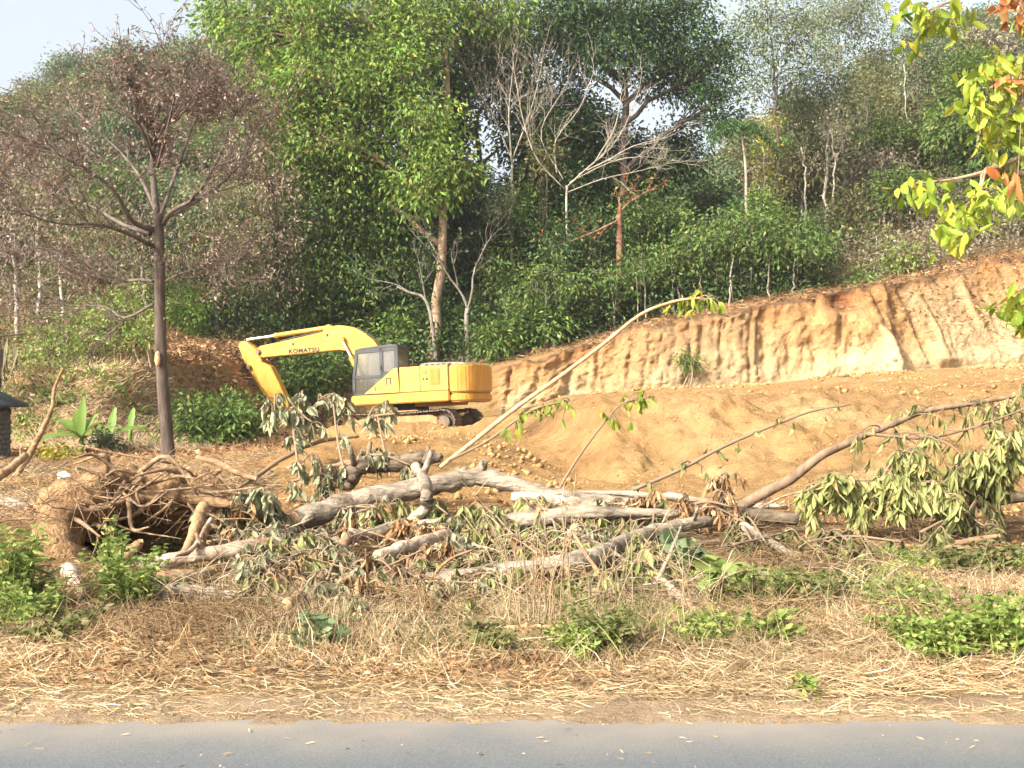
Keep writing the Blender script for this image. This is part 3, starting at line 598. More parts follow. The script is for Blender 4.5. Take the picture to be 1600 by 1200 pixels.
rod('arm_cylinder', (513, 512), (386, 531), (0,), .085, .05, .64, exc)
rod('boom_cylinder', (574, 596), (541, 531), (.34, -.34), .085, .05, .55, exc)
rod('bucket_cylinder', (391, 576), (432, 645), (0,), .07, .045, .6, exc)
part('boom_boss', M['yellow_shaded'], boom, lambda bm: (lambda q: cyl(bm, (q[0], BY - .36, q[1]), (q[0], BY + .40, q[1]), .10, 16))(EX(541, 531, BY)))
part('hose', M['rubber'], boom, lambda bm: [cyl(bm, (*[(v) for v in (EX(a[0], a[1], BY)[0], BY + .1, EX(a[0], a[1], BY)[1])],), (EX(b[0], b[1], BY)[0], BY + .1, EX(b[0], b[1], BY)[1]), .028, 8) for a, b in [((560, 512), (585, 527)), ((585, 527), (600, 546)), ((505, 518), (470, 526)), ((470, 526), (440, 533))]])
part('hose_clip', M['rubber'], boom, lambda bm: [boxp(bm, EX(x, y, BY)[0] - .03, EX(x, y, BY)[0] + .03, BY + .219, BY + .24, EX(x, y, BY)[1] - .05, EX(x, y, BY)[1] + .04) for x, y in ((516, 524), (463, 538))])
# bucket
bk = [EX(*p, BY) for p in [(449, 645), (462, 647), (474, 660), (479, 676), (474, 690), (460, 696), (440, 694)]]
def bucket(bm):
    for y in (BY - .55, BY + .53): prism(bm, bk + [EX(444, 672, BY)], y, y + .04, 'y')
    inner = [(x, z) for x, z in bk]
    for i in range(len(inner) - 1):
        (x0, z0), (x1, z1) = inner[i], inner[i + 1]; d = Vector((x1 - x0, z1 - z0)).normalized(); nrm_ = (-d.y * .03, d.x * .03)
        prism(bm, [(x0, z0), (x1, z1), (x1 + nrm_[0], z1 + nrm_[1]), (x0 + nrm_[0], z0 + nrm_[1])], BY - .55, BY + .57, 'y')
bkt = part('bucket', M['dirtsteel'], exc, bucket)
for k in range(5):
    x, z = EX(440, 694, BY); y = BY - .48 + k * .24
    part('bucket_tooth', M['steel'], bkt, lambda bm: prism(bm, [(x - .05, z + .06), (x - .05, z - .04), (x + .22, z - .01)], y - .04, y + .04, 'y'))
part('bucket_link', M['steel'], exc, lambda bm: [prism(bm, [EX(*p, BY) for p in [(430, 642), (436, 638), (462, 656), (458, 662)]], y, y + .05, 'y') for y in (BY - .24, BY + .22)])
# lettering on the boom side
fc = bpy.data.curves.new('lettering', 'FONT'); fc.body = 'KOMATSU'; fc.size = .30; fc.extrude = .003; fc.space_character = 1.15; fc.offset = .012
fo = bpy.data.objects.new('lettering_tmp', fc); COL.objects.link(fo)
bpy.context.view_layer.update(); me = bpy.data.meshes.new_from_object(fo.evaluated_get(bpy.context.evaluated_depsgraph_get())); COL.objects.unlink(fo); bpy.data.objects.remove(fo)
lo = bpy.data.objects.new('lettering', me); me.materials.clear(); me.materials.append(M['letter']); COL.objects.link(lo); lo.parent = boom
x0, z0 = EX(451, 552.0, BY + .23); x1, z1 = EX(499, 548.5, BY + .23); wid = max(v.co.x for v in me.vertices); sc = math.hypot(x1 - x0, z1 - z0) / wid
lo.matrix_local = Matrix.Translation((x0, BY + .226, z0)) @ Matrix.Rotation(-math.atan2(z1 - z0, -(x1 - x0)) * -1, 4, 'Y') @ Matrix.Rotation(math.pi, 4, 'Z') @ Matrix.Rotation(math.pi / 2, 4, 'X') @ Matrix.Diagonal((sc, sc * .82, 1, 1))
# ------------------------------------------------------------------ trees
def crown_leaves(mb, tips, centre, rng, nleaf, rc, L, Wd, droop, flat=.75, fn=leaves2, Lvar=.35):
    """a cluster of leaves round every tip"""
    tips = np.asarray(tips); centre = np.asarray(centre); n = len(tips)
    c = np.repeat(tips, nleaf, 0); cc = np.repeat(centre, nleaf, 0)
    off = rng.normal(size=c.shape) * rc * np.array([1, 1, flat]); p = c + off
    d = nrm(off) * .55 + nrm(c - cc) * .35 + rng.normal(size=c.shape) * .45 + np.array([0, 0, -droop])
    fn(mb, p, d, L * (1 + Lvar * rng.uniform(-1, 1, len(p))), Wd * (1 + Lvar * rng.uniform(-1, 1, len(p))), rng)

def tree(name, label, trunk, r0, r1, blobs, bark, leaf, L=.2, Wd=.09, dens=1.0, nleaf=26, rc=.38, droop=.35, seed=1, group=None, cat='tree', twigs=True, sides=9, shell=.55, limbr=.45, origin=None, wig=.06):
    rng = np.random.default_rng(seed)
    tp = smooth_path(trunk, 14); tp[1:-1] += rng.normal(size=(12, 3)) * np.array([wig, wig, 0])
    org = np.array(tp[0]) if origin is None else np.asarray(origin)
    root = empty(name, org, label, cat, group)
    tr_ = np.linspace(0, 1, 14); rad = r0 + (r1 - r0) * tr_ ** .8; rad[0] *= 1.35; rad[1] *= 1.08
    mt_ = MB(); tube(mt_, tp, rad, sides, True, .14, rng)
    mt_.build('trunk', bark, root, org, True)
    mb = MB(); ml_ = MB()
    for (c, r) in blobs:
        c = np.asarray(c, float); r = np.asarray(r, float)
        hd = np.linalg.norm((tp[:, :2] - c[:2]), axis=1)
        want = c[2] - .35 * r[2] - .45 * hd
        k = int(np.argmin(np.abs(tp[:, 2] - want) + (tp[:, 2] > c[2]) * 5)); k = min(max(k, 4), 13)
        a = tp[k]; mid = a * .45 + c * .55 + np.array([0, 0, .18 * np.linalg.norm(c - a)]) + rng.normal(size=3) * .15
        lp = bez(a, mid, c, 9); lp[1:-1] += rng.normal(size=(7, 3)) * .04 * np.linalg.norm(c - a) ** .5
        rl = min(rad[k] * .75, limbr * r0 * (.5 + .1 * np.linalg.norm(c - a)))
        tube(mb, lp, np.linspace(rl, rl * .35, 9), 6, True)
        area = (r[0] * r[1] + r[0] * r[2] + r[1] * r[2]) / 3 * 12.57
        ncl = max(4, int(dens * area * 2.4))
        v = nrm(rng.normal(size=(ncl, 3))); q = shell + (1 - shell) * rng.random((ncl, 1)) ** .7
        q *= 1 + .22 * fbm(v[:, 0] * 2.2 + c[0], v[:, 1] * 2.2 + c[1], v[:, 2] * 2.2, seed)[:, None]
        tips = c + v * r * q
        if twigs:
            for t in tips[: int(ncl * .75)]:
                s = lp[rng.integers(4, 9)]; m_2 = (s + t) / 2 + rng.normal(size=3) * .12 + np.array([0, 0, .1])
                tube(mb, bez(s, m_2, t, 5), np.linspace(rl * .3, .008, 5), 3, False)
        crown_leaves(ml_, tips, np.repeat(c[None], ncl, 0), rng, nleaf, rc, L, Wd, droop)
    if mb.n: tag(mb.build('limbs', bark, root, org, True))
    if ml_.n: tag(ml_.build('crown', leaf, root, org), kind='stuff')
    return root

def copy_tree(o, loc, rz, s, label=None, group=None):
    r = o.copy(); COL.objects.link(r); r.location = loc; r.rotation_euler = (0, 0, rz); r.scale = s
    if label: r['label'] = label
    if group: r['group'] = group
    for ch in o.children:
        c = ch.copy(); COL.objects.link(c); c.parent = r
    return r

def BL(px, py, Y, rx, rz, ry=None):
    """crown blob: centre from the photograph, radii given in photograph pixels at that distance"""
    k = Y / F; return (P(px, py, Y), np.array([rx * k, (ry if ry else (rx + rz) / 2) * k, rz * k]))
def on_ground(px, Y, dz=0.0):
    x = (px - 800) / F * Y; return np.array([x, Y, gz(x, Y) + dz])

# --- the brown, half-dead tree standing on the left
def bare_tree(name, label, paths, bark, leaf, seed, sub, L, Wd, twl, nlf, cat='tree', leafname='dead_leaves', up=.25, group=None, trad=None, lrad=1.0):
    """paths: list of (control points (x,y,z,r)); the first is the trunk, the others limbs; twigs grow recursively"""
    rng = np.random.default_rng(seed); org = np.array(paths[0][0][:3]); root = empty(name, org, label, cat, group)
    mt_ = MB(); mb = MB(); mt3 = MB(); lf = MB(); tipsP = []; tipsD = []
    def grow(p, d, ln, r, lev):
        n = 5; pts = [p]; dd = d.copy()
        for i in range(n):
            dd = nrm(dd + rng.normal(size=3) * .16 + np.array([0, 0, up * .22])); pts.append(pts[-1] + dd * ln / n)
        pts = np.array(pts); tube(mb if lev < 2 else mt3, pts, np.linspace(max(r, .007), max(r * .45, .0035), n + 1), 5 if lev < 2 else 3, False)
        if lev >= len(sub):
            for t in range(nlf): 
                k = rng.integers(1, n + 1); tipsP.append(pts[k]); tipsD.append(nrm(dd + rng.normal(size=3) * .7))
            return
        for c in range(sub[lev]):
            k = 1 + int(rng.random() * n); ax = nrm(np.cross(dd, rng.normal(size=3)))
            ang = rng.uniform(.45, .95); nd = nrm(dd * math.cos(ang) + ax * math.sin(ang))
            grow(pts[k], nd, ln * rng.uniform(.5, .78), r * .52, lev + 1)
    for i, ctrl in enumerate(paths):
        pp = smooth_path(ctrl, 16 if i == 0 else 10); pp[:, 3] *= lrad if i else 1; tube(mt_ if i == 0 else mb, pp[:, :3], pp[:, 3], 12 if i == 0 else 7, True, .16, rng)
        if i:
            for c in range(trad or 9):
                k = rng.integers(3, 10); dd = nrm(pp[min(k + 1, 9), :3] - pp[k - 1, :3]); ax = nrm(np.cross(dd, rng.normal(size=3))); ang = rng.uniform(.35, .9)
                grow(pp[k, :3], nrm(dd * math.cos(ang) + ax * math.sin(ang)), twl * rng.uniform(.7, 1.2), max(pp[k, 3] * .5, .008), 0)
            grow(pp[-1, :3], nrm(pp[-1, :3] - pp[-2, :3]), twl, pp[-1, 3], 0)
    mt_.build('trunk', M['bark_dark'] if bark is M['bark_twig'] else bark, root, org, True); mb.build('limbs', bark, root, org, True)
    if mt3.n: tag(mt3.build('twigs', bark, root, org), kind='stuff')
    if nlf:
        p = np.array(tipsP); d = np.array(tipsD) + np.array([0, 0, -.5]); leaves2(lf, p, d, L * rng.uniform(.6, 1.4, len(p)), Wd * rng.uniform(.6, 1.4, len(p)), rng)
        tag(lf.build(leafname, leaf, root, org), kind='stuff')
    return root
YT = 21.0
def pr(l, Y=YT): return [(*P(a, b, Y + dy), r) for a, b, dy, r in l]
base = on_ground(262, YT, -.05)
trunk = [(*base, .15)] + pr([(262, 690, 0, .125), (254, 600, 0, .112), (250, 500, 0, .105), (249, 420, 0, .10), (248, 360, 0, .097), (246, 335, 0, .09)])
limbs = [pr(l) for l in [
    [(247, 350, 0, .10), (240, 290, .2, .08), (238, 240, .1, .07), (243, 215, 0, .055), (235, 175, -.2, .03)],
    [(243, 225, 0, .05), (262, 190, .4, .04), (285, 170, .6, .025)],
    [(240, 245, 0, .045), (215, 190, -.6, .035), (195, 165, -.8, .02)],
    [(256, 350, 0, .07), (268, 330, -.3, .06), (305, 308, -.6, .045), (345, 240, -1.0, .03), (360, 190, -1.1, .02)],
    [(250, 340, 0, .06), (275, 270, .7, .045), (300, 200, 1.1, .03), (318, 175, 1.3, .02)],
    [(243, 360, 0, .08), (205, 345, -.4, .06), (180, 300, -.8, .05), (140, 268, -1.1, .04), (80, 235, -1.4, .025)],
    [(235, 365, 0, .07), (190, 350, .6, .05), (140, 320, 1.2, .04), (80, 300, 1.7, .03), (30, 255, 2.0, .02)],
    [(240, 385, 0, .06), (200, 365, -.9, .045), (150, 350, -1.6, .035), (95, 350, -2.1, .025), (40, 335, -2.5, .015)],
    [(240, 440, 0, .05), (215, 437, .2, .045), (165, 442, .4, .04), (120, 420, .7, .03), (70, 440, .9, .015)],
    [(240, 475, 0, .045), (195, 497, .2, .04), (165, 480, .3, .03), (110, 478, .5, .015)],
    [(258, 440, 0, .04), (290, 425, -.3, .03), (330, 420, -.5, .015)],
    [(250, 345, 0, .06), (215, 270, 1.4, .045), (165, 215, 1.9, .03), (120, 175, 2.2, .02)],
    [(252, 345, 0, .06), (330, 300, 1.3, .045), (380, 250, 1.9, .03), (400, 200, 2.2, .02)],
    [(247, 260, 0, .05), (262, 200, -1.0, .035), (272, 155, -1.4, .02)]]]
bare_tree('brown_leaved_tree', 'tall drying tree with dark straight trunk and brown withered crown', [trunk] + limbs, M['bark_twig'], M['leaf_dry'], 5, (4, 4), .085, .036, .9, 5, trad=11, lrad=.75)
# the pale scar of a sawn branch on its trunk
sc_o = bpy.data.objects['brown_leaved_tree']
q = P(246, 561, YT - .16)
sm = MB(); a = np.linspace(0, 2 * math.pi, 14, endpoint=False); ring = np.stack([np.cos(a) * .055 , np.zeros(14), np.sin(a) * .15], -1)
Vs = np.concatenate([q + ring, q + ring * .8 + np.array([0, -.035, 0]), [q + np.array([0, -.04, 0])]]); j = np.arange(14); k = (j + 1) % 14
sm.add(Vs, np.stack([j, k, k + 14, j + 14], -1), np.stack([j + 14, k + 14, np.full(14, 28)], -1)); sm.build('cut_scar', M['wood_raw'], sc_o, base)

# --- big leafy trees behind the excavator
Yb = 47
b0 = on_ground(676, 44.9)
tree('broadleaf_tree', 'huge leafy tree with bright green crown behind the excavator boom', [b0, P(680, 520, 44.9), P(688, 420, 45), P(694, 300, 45.5), P(698, 180, 46.5), P(696, 80, 47.5)], .25, .12,
     [BL(470, 60, 46, 100, 70), BL(560, 40, 47, 110, 80), BL(400, 30, 47, 90, 60), BL(530, 130, 45, 95, 60), BL(440, 160, 46, 80, 60), BL(600, 120, 45, 80, 50), BL(500, 210, 45, 75, 50), BL(640, 60, 46, 60, 60), BL(540, 260, 46, 80, 50), BL(460, 250, 47, 60, 60), BL(590, 195, 46, 70, 50), BL(680, 20, 48, 80, 45), BL(760, 20, 48, 70, 40), BL(660, 190, 44.5, 55, 50), BL(700, 250, 44.6, 45, 50), BL(660, 290, 44.5, 50, 45)],
     M['bark_tan'], M['leaf_bright'], .26, .11, 1.15, 24, .42, .6, 11)
tree('gap_tree', 'dark tree with hanging foliage between the sky gap and the bare branches', [on_ground(905, 53), P(900, 400, 53), P(890, 280, 53), P(880, 180, 53)], .2, .08,
     [BL(870, 170, 53, 55, 50), BL(920, 210, 53, 50, 50), BL(870, 250, 53, 55, 50), BL(930, 290, 53, 50, 50), BL(960, 230, 54, 45, 45), BL(880, 340, 53, 60, 50), BL(820, 310, 53, 40, 50), BL(1010, 270, 54, 50, 45), BL(1000, 330, 53, 60, 45), BL(1060, 240, 55, 40, 40)], M['bark_dark'], M['leaf_dark'], .25, .115, 1.5, 26, .42, .45, 19)
tree('gap_tree', 'olive dark tree just right of the tall tan trunk', [on_ground(725, 50), P(722, 400, 50), P(715, 250, 50), P(712, 130, 50)], .16, .07,
     [BL(715, 120, 50, 40, 35), BL(740, 90, 50, 45, 35), BL(720, 300, 50, 40, 45), BL(745, 350, 50, 35, 40), BL(800, 100, 51, 50, 35), BL(735, 440, 49, 45, 40)], M['bark_dark'], M['leaf_mid'], .25, .11, 1.4, 26, .42, .45, 20)
tree('dark_broadleaf_tree', 'dense dark green tree filling the gap left of the tan trunk', [on_ground(560, 48), P(565, 450, 48), P(555, 330, 48)], .2, .1,
     [BL(520, 330, 46.5, 90, 70), BL(590, 330, 47, 80, 75), BL(500, 420, 46.5, 60, 70), BL(570, 420, 47, 80, 70), BL(640, 390, 47.5, 60, 70), BL(480, 490, 47, 35, 50), BL(560, 490, 48, 70, 45), BL(640, 280, 47, 70, 60), BL(620, 480, 48.5, 50, 60)],
     M['bark_dark'], M['leaf_mid'], .23, .10, 1.15, 24, .42, .4, 12)
tree('dark_broadleaf_tree', 'dark leafy tree with vine-clad crown right of the tan trunk', [on_ground(770, 50), P(768, 450, 50), P(750, 300, 50), P(745, 180, 50)], .22, .1,
     [BL(700, 170, 48.5, 45, 55), BL(690, 240, 48.5, 40, 50), BL(760, 410, 49, 70, 60), BL(830, 370, 49, 60, 70), BL(780, 470, 49, 70, 50), BL(860, 300, 50, 50, 60), BL(830, 210, 50, 50, 60), BL(700, 340, 50, 40, 55), BL(880, 420, 49, 60, 60), BL(800, 150, 51, 40, 40)],
     M['bark_dark'], M['leaf_dark'], .25, .115, 1.4, 26, .42, .4, 13)
tree('tall_tree', 'tall dark tree whose blue-green crown spreads over the centre top', [on_ground(968, 52), P(970, 390, 52), P(975, 300, 52), P(976, 200, 52), P(980, 120, 52), P(985, 40, 52)], .30, .12,
     [BL(840, 30, 51, 80, 45), BL(930, 20, 51, 80, 50), BL(1010, 20, 52, 70, 50), BL(1060, 60, 52, 60, 50), BL(960, 80, 51, 70, 40), BL(1110, 110, 52, 45, 45), BL(880, 70, 52, 60, 40), BL(1040, 120, 53, 60, 40), BL(1120, 170, 52, 40, 40), BL(1080, 10, 52, 30, 25), BL(770, 60, 53, 50, 30), BL(1135, 70, 52, 25, 25)],
     M['bark_dark'], M['leaf_blue'], .24, .10, 1.25, 22, .45, .45, 14)
tree('slender_tree', 'slender tree with thin pale feathery crown and straight dark stem', [on_ground(1222, 50), P(1218, 330, 50), P(1214, 220, 50), P(1210, 140, 50), P(1205, 60, 50)], .13, .04,
     [BL(1205, 30, 50, 50, 45), BL(1180, 80, 50, 35, 40), BL(1245, 70, 50, 45, 40), BL(1215, 120, 50, 40, 30), BL(1170, 30, 50, 30, 30), BL(1185, 140, 50, 25, 20), BL(1250, 130, 51, 30, 25)],
     M['bark_dark'], M['leaf_pale'], .19, .07, 1.1, 20, .4, .5, 15)
tree('feathery_tree', 'airy grey-green tree with flat spreading crown above the brown hillside', [on_ground(1322, 55), P(1318, 250, 55), P(1312, 150, 55), P(1308, 60, 55)], .12, .04,
     [BL(1310, 20, 55, 75, 22), BL(1260, 40, 55, 50, 18), BL(1360, 45, 55, 50, 20), BL(1300, 75, 55, 40, 18), BL(1330, 5, 56, 60, 18), BL(1370, 90, 56, 30, 20)],
     M['bark_pale'], M['leaf_pale'], .19, .065, 1.25, 20, .38, .5, 16)
tree('green_tree', 'rounded mid-green tree with pale stem between the slender trees', [on_ground(1292, 53), P(1292, 320, 53), P(1290, 240, 53), P(1288, 170, 53)], .1, .05,
     [BL(1270, 150, 53, 45, 40), BL(1310, 140, 53, 35, 40), BL(1290, 110, 53, 30, 30), BL(1250, 180, 53, 30, 25)],
     M['bark_pale'], M['leaf_pale'], .2, .08, 1.1, 22, .4, .4, 17)
tree('yellow_tree', 'narrow yellow-green tree standing beside the slender dark stem', [on_ground(1195, 49), P(1195, 330, 49), P(1192, 230, 49)], .06, .03,
     [BL(1192, 205, 49, 20, 25), BL(1195, 250, 49, 22, 30), BL(1198, 300, 49, 22, 30), BL(1190, 340, 49, 20, 20)], M['bark_pale'], M['leaf_yellow'], .16, .07, 1.0, 20, .28, .5, 18)
# palm-like tree with hanging fronds
def frond_tree(name, label, pts, r0, nfr, fl, leaf, bark, seed, group=None):
    rng = np.random.default_rng(seed); pp = smooth_path(pts, 10); org = pp[0]; root = empty(name, org, label, 'tree', group)
    m = MB(); tube(m, pp, np.linspace(r0, r0 * .7, 10), 8); m.build('trunk', bark, root, org, True)
    for k in range(nfr):
        a = rng.uniform(0, 6.28); e = rng.uniform(-.1, .9); d = np.array([math.cos(a), math.sin(a), 0]); s = pp[-1]
        tip = s + d * fl * (1 - .3 * e) + np.array([0, 0, fl * (e - .75)]); mid = s + d * fl * .5 + np.array([0, 0, fl * (.25 + .4 * e)])
        q_ = bez(s, mid, tip, 12); mf = MB(); tube(mf, q_, np.linspace(.02, .006, 12), 3, False)
        t = np.repeat(q_[2:], 6, 0) + rng.normal(size=(60, 3)) * .03; sd = nrm(np.cross(np.repeat(np.gradient(q_, axis=0)[2:], 6, 0), [0, 0, 1.])) * np.where(np.arange(60) % 2, 1, -1)[:, None]
        leaves2(mf, t, sd + np.array([0, 0, -.7]) + rng.normal(size=(60, 3)) * .15, fl * .22, .05, rng); mf.build('frond', leaf, root, org)
    return root
frond_tree('frond_tree', 'small palm-like tree with drooping dark fronds and white stem', [on_ground(1168, 47), P(1166, 330, 47), P(1165, 260, 47), P(1158, 205, 47)], .07, 16, 1.7, M['leaf_blue'], M['bark_pale'], 21)
# pale forked stems in front of the dark foliage
def stems(name, label, paths, bark, seed, leaf=None, **kw):
    return bare_tree(name, label, paths, bark, leaf or M['leaf_dark'], seed, **kw)
Y1 = 44.5
bare_tree('forked_tree', 'pale grey forked tree trunk rising just behind the excavator tail', [[(*on_ground(731, Y1, -.1), .12)] + pr([(731, 540, 0, .11), (729, 500, 0, .10), (731, 482, 0, .095)], Y1)] +
          [pr(l, Y1) for l in [[(731, 484, 0, .075), (722, 460, 0, .065), (700, 430, -.2, .055), (685, 400, -.3, .04), (670, 375, -.3, .03)], [(731, 484, 0, .075), (738, 455, 0, .06), (740, 425, .2, .05), (756, 390, .3, .04), (768, 370, .3, .025), (790, 350, .3, .015)]]],
          M['bark_shade'], M['leaf_dark'], 22, (3, 2), .2, .09, 1.3, 5, leafname='leaves', trad=5, lrad=.8)
bare_tree('arching_tree', 'thin pale tree bowed to the left above the cab', [[(*on_ground(681, 44, -.1), .09)] + pr([(680, 545, 0, .08), (674, 500, 0, .07), (668, 475, 0, .065), (658, 462, 0, .055), (640, 457, 0, .045), (620, 448, 0, .03)], 44)] +
          [pr(l, 44) for l in [[(640, 457, 0, .03), (620, 445, .2, .025), (590, 438, .3, .015)], [(665, 470, 0, .03), (660, 440, .1, .02), (655, 410, .2, .012)]]], M['bark_shade'], M['leaf_dark'], 23, (3, 2), .2, .09, 1.1, 5, leafname='leaves', trad=4, lrad=.8)
# bare, bleached tree with a fan of naked branches
bare_tree('bare_tree', 'leaning bare tree with a fan of bleached naked branches', [[(*on_ground(890, 46, -.1), .06)] + pr([(888, 420, 0, .055), (885, 330, 0, .05), (886, 290, 0, .05)], 46)] +
          [pr(l, 46) for l in [[(886, 292, 0, .06), (915, 265, -.2, .05), (950, 235, -.3, .045), (975, 200, -.5, .035), (995, 150, -.7, .02)],
            [(905, 272, 0, .045), (950, 250, -.6, .04), (990, 228, -1.0, .03), (1040, 215, -1.3, .015)], [(890, 285, 0, .04), (950, 255, .4, .035), (1000, 245, .8, .025), (1050, 250, 1.2, .012)],
            [(887, 300, 0, .045), (840, 250, -.4, .035), (818, 190, -.6, .03), (805, 120, -.8, .02)], [(870, 270, 0, .045), (868, 220, .4, .035), (905, 170, .6, .03), (925, 120, .8, .02)], [(880, 280, 0, .04), (845, 210, .7, .03), (880, 140, 1.0, .02)],
            [(930, 252, 0, .04), (960, 200, .3, .03), (970, 150, .6, .018)], [(888, 300, 0, .035), (940, 280, -.8, .03), (985, 270, -1.2, .02), (1020, 262, -1.6, .012)]]], M['bark_pale'], M['leaf_dry'], 24, (3, 2), .1, .05, 1.2, 0, up=.15, trad=6, lrad=.7)
bare_tree('bare_tree', 'bare twiggy tree with brown haze of twigs above the dark gap', [[(*on_ground(800, 47, -.1), .07)] + pr([(800, 400, 0, .06), (800, 250, 0, .05)], 47)] +
          [pr(l, 47) for l in [[(800, 260, 0, .045), (795, 180, -.2, .03), (800, 120, -.3, .015)], [(800, 250, 0, .04), (770, 180, .3, .025), (745, 140, .4, .015)], [(800, 250, 0, .04), (830, 170, .3, .025), (845, 110, .4, .015)]]], M['bark_pale'], M['leaf_dry'], 25, (4, 3), .12, .05, 1.5, 1, trad=6)
# red-barked broken stump among the leaves
bare_tree('broken_tree', 'snapped reddish trunk with splintered top in the dark foliage', [[(*on_ground(969, 45.4, -.1), .14), (*P(968, 395, 45.4), .13), (*P(968, 370, 45.4), .13), (*P(967, 340, 45.4), .12), (*P(970, 318, 45.4), .06)]] +
          [pr(l, 45.4) for l in [[(965, 345, 0, .07), (955, 350, -.3, .06), (930, 362, -.5, .05), (905, 372, -.6, .04), (870, 385, -.7, .02)], [(970, 330, 0, .05), (985, 315, -.2, .04), (1010, 300, -.4, .025)], [(968, 330, 0, .05), (968, 310, 0, .03), (975, 295, 0, .015)]]], M['bark_red'], M['leaf_rust'], 26, (2, 2), .13, .06, .7, 2, trad=4)
# ------------------------------------------------------------------ shrubs, saplings and the wooded hill
def shrub(name, label, px, py, Y, w, h, leaf, bark, L=.18, Wd=.08, dens=1.0, nleaf=22, rc=.3, seed=1, group=None, nst=3, cat='shrub', droop=.3, nb=4):
    """a bush whose crown is centred at (px, py), w and h half sizes in photograph pixels; several stems from the ground"""
    rng = np.random.default_rng(seed * 7 + 3); k = Y / F; c = P(px, py, Y); g = np.array([c[0], Y, gz(c[0], Y)])
    root = empty(name, g, label, cat, group); mb = MB(); lf = MB()
    for i in range(nb):
        v = nrm(rng.normal(size=3)) * rng.uniform(.35, .62); bc = c + v * np.array([w, (w + h) / 2, h]) * k
        r = np.array([w, (w + h) / 2, h]) * k * rng.uniform(.48, .66)
        area = (r[0] * r[1] + r[0] * r[2] + r[1] * r[2]) / 3 * 12.57; n = max(5, int(area * dens * 3.0))
        u = nrm(rng.normal(size=(n, 3))); q = .45 + .55 * rng.random((n, 1)); q *= 1 + .35 * fbm(u[:, 0] * 2 + i * 7, u[:, 1] * 2, u[:, 2] * 2, seed)[:, None]
        tips = bc + u * r * q; tips[:, 2] = np.maximum(tips[:, 2], g[2] + .05)
        crown_leaves(lf, tips, np.repeat(bc[None], n, 0), rng, nleaf, rc, L, Wd, droop)
        for t in tips[:max(4, n // 5)]: tube(mb, bez(bc, (bc + t) / 2 + rng.normal(size=3) * .08, t, 4), np.linspace(.02, .006, 4), 3, False)
        for s in range(max(1, nst // 2)):
            b = g + np.array([rng.normal() * w * k * .25, rng.normal() * .2, -.05]); tube(mb, bez(b, b * .5 + bc * .5 + rng.normal(size=3) * .15, bc, 7), np.linspace(.035, .015, 7), 5, False)
    mb.build('stems', bark, root, g); tag(lf.build('foliage', leaf, root, g), kind='stuff')
    return root
rg = np.random.default_rng(77)
def ORD(i):
    one = ['', 'first', 'second', 'third', 'fourth', 'fifth', 'sixth', 'seventh', 'eighth', 'ninth', 'tenth', 'eleventh', 'twelfth', 'thirteenth', 'fourteenth', 'fifteenth', 'sixteenth', 'seventeenth', 'eighteenth', 'nineteenth', 'twentieth']
    n = i + 1
    if n <= 20: return one[n]
    t, u = divmod(n, 10); tens = {2: 'twenty', 3: 'thirty', 4: 'forty', 5: 'fifty', 6: 'sixty'}[t]; return f'{tens}-{one[u]}' if u else tens[:-1] + 'ieth'
YL = ['above the tip of the leaning pole', 'just right of the leaning pole tip', 'between pole tip and palm-like tree', 'left of the palm-like tree', 'under the palm-like tree', 'below the yellow tree', 'right of the yellow tree stem', 'rightmost of the row', 'behind others, left of the palm-like tree', 'behind others, below the slender tree', 'leftmost near the excavator tail', 'behind the middle of the leaning pole']
# left bank: light green scrub over the dry slope
G1 = 'green scrub on the left bank'
for i, (px, py, w, h, Y) in enumerate([(60, 535, 55, 30, 31.5), (110, 510, 60, 38, 32.5), (160, 492, 60, 42, 33), (205, 510, 50, 40, 32.5), (35, 572, 28, 20, 30.4), (150, 540, 60, 22, 31.3), (225, 540, 35, 26, 31.8), (90, 556, 45, 20, 30.6), (190, 470, 40, 30, 35)]):
    shrub('bush', f'light green bush on the dry bank, {ORD(i)} of the scrub there', px, py, Y, w, h, M['leaf_weed'], M['twig'], .12, .055, 1.2, 24, .2, 100 + i, G1)
shrub('bush', 'yellow-green bush just right of the brown tree trunk', 298, 470, 43, 42, 55, M['leaf_bright'], M['twig'], .16, .08, .9, 22, .28, 120)
shrub('bush', 'bright green bush low behind the brown tree trunk', 300, 520, 43, 35, 40, M['leaf_weed'], M['twig'], .15, .07, .9, 22, .28, 121)
shrub('bush', 'dark glossy bush at the foot of the bank right of the trunk', 340, 665, 27, 62, 48, M['leaf_mid'], M['bark_dark'], .20, .085, 1.3, 26, .26, 122, nb=6)
shrub('bush', 'green bush seen under the excavator boom', 495, 590, 42.5, 62, 50, M['leaf_mid'], M['bark_dark'], .2, .09, 1.2, 24, .3, 123, nb=5)
shrub('bush', 'small dark bush left of the excavator arm', 345, 640, 33, 45, 30, M['leaf_mid'], M['bark_dark'], .2, .09, 1.0, 22, .3, 124)
shrub('bush', 'low green bush on the reddish slope right of the trunk', 300, 640, 31.5, 30, 26, M['leaf_mid'], M['bark_dark'], .18, .08, 1.0, 22, .25, 126)
shrub('bush', 'low bush at the elbow of the excavator arm', 372, 598, 43, 34, 24, M['leaf_olive'], M['bark_dark'], .18, .08, 1.0, 22, .25, 127)
shrub('bush', 'dark bush between the boom and the forest edge', 460, 540, 47, 45, 45, M['leaf_dark'], M['bark_dark'], .2, .09, 1.1, 22, .35, 125)
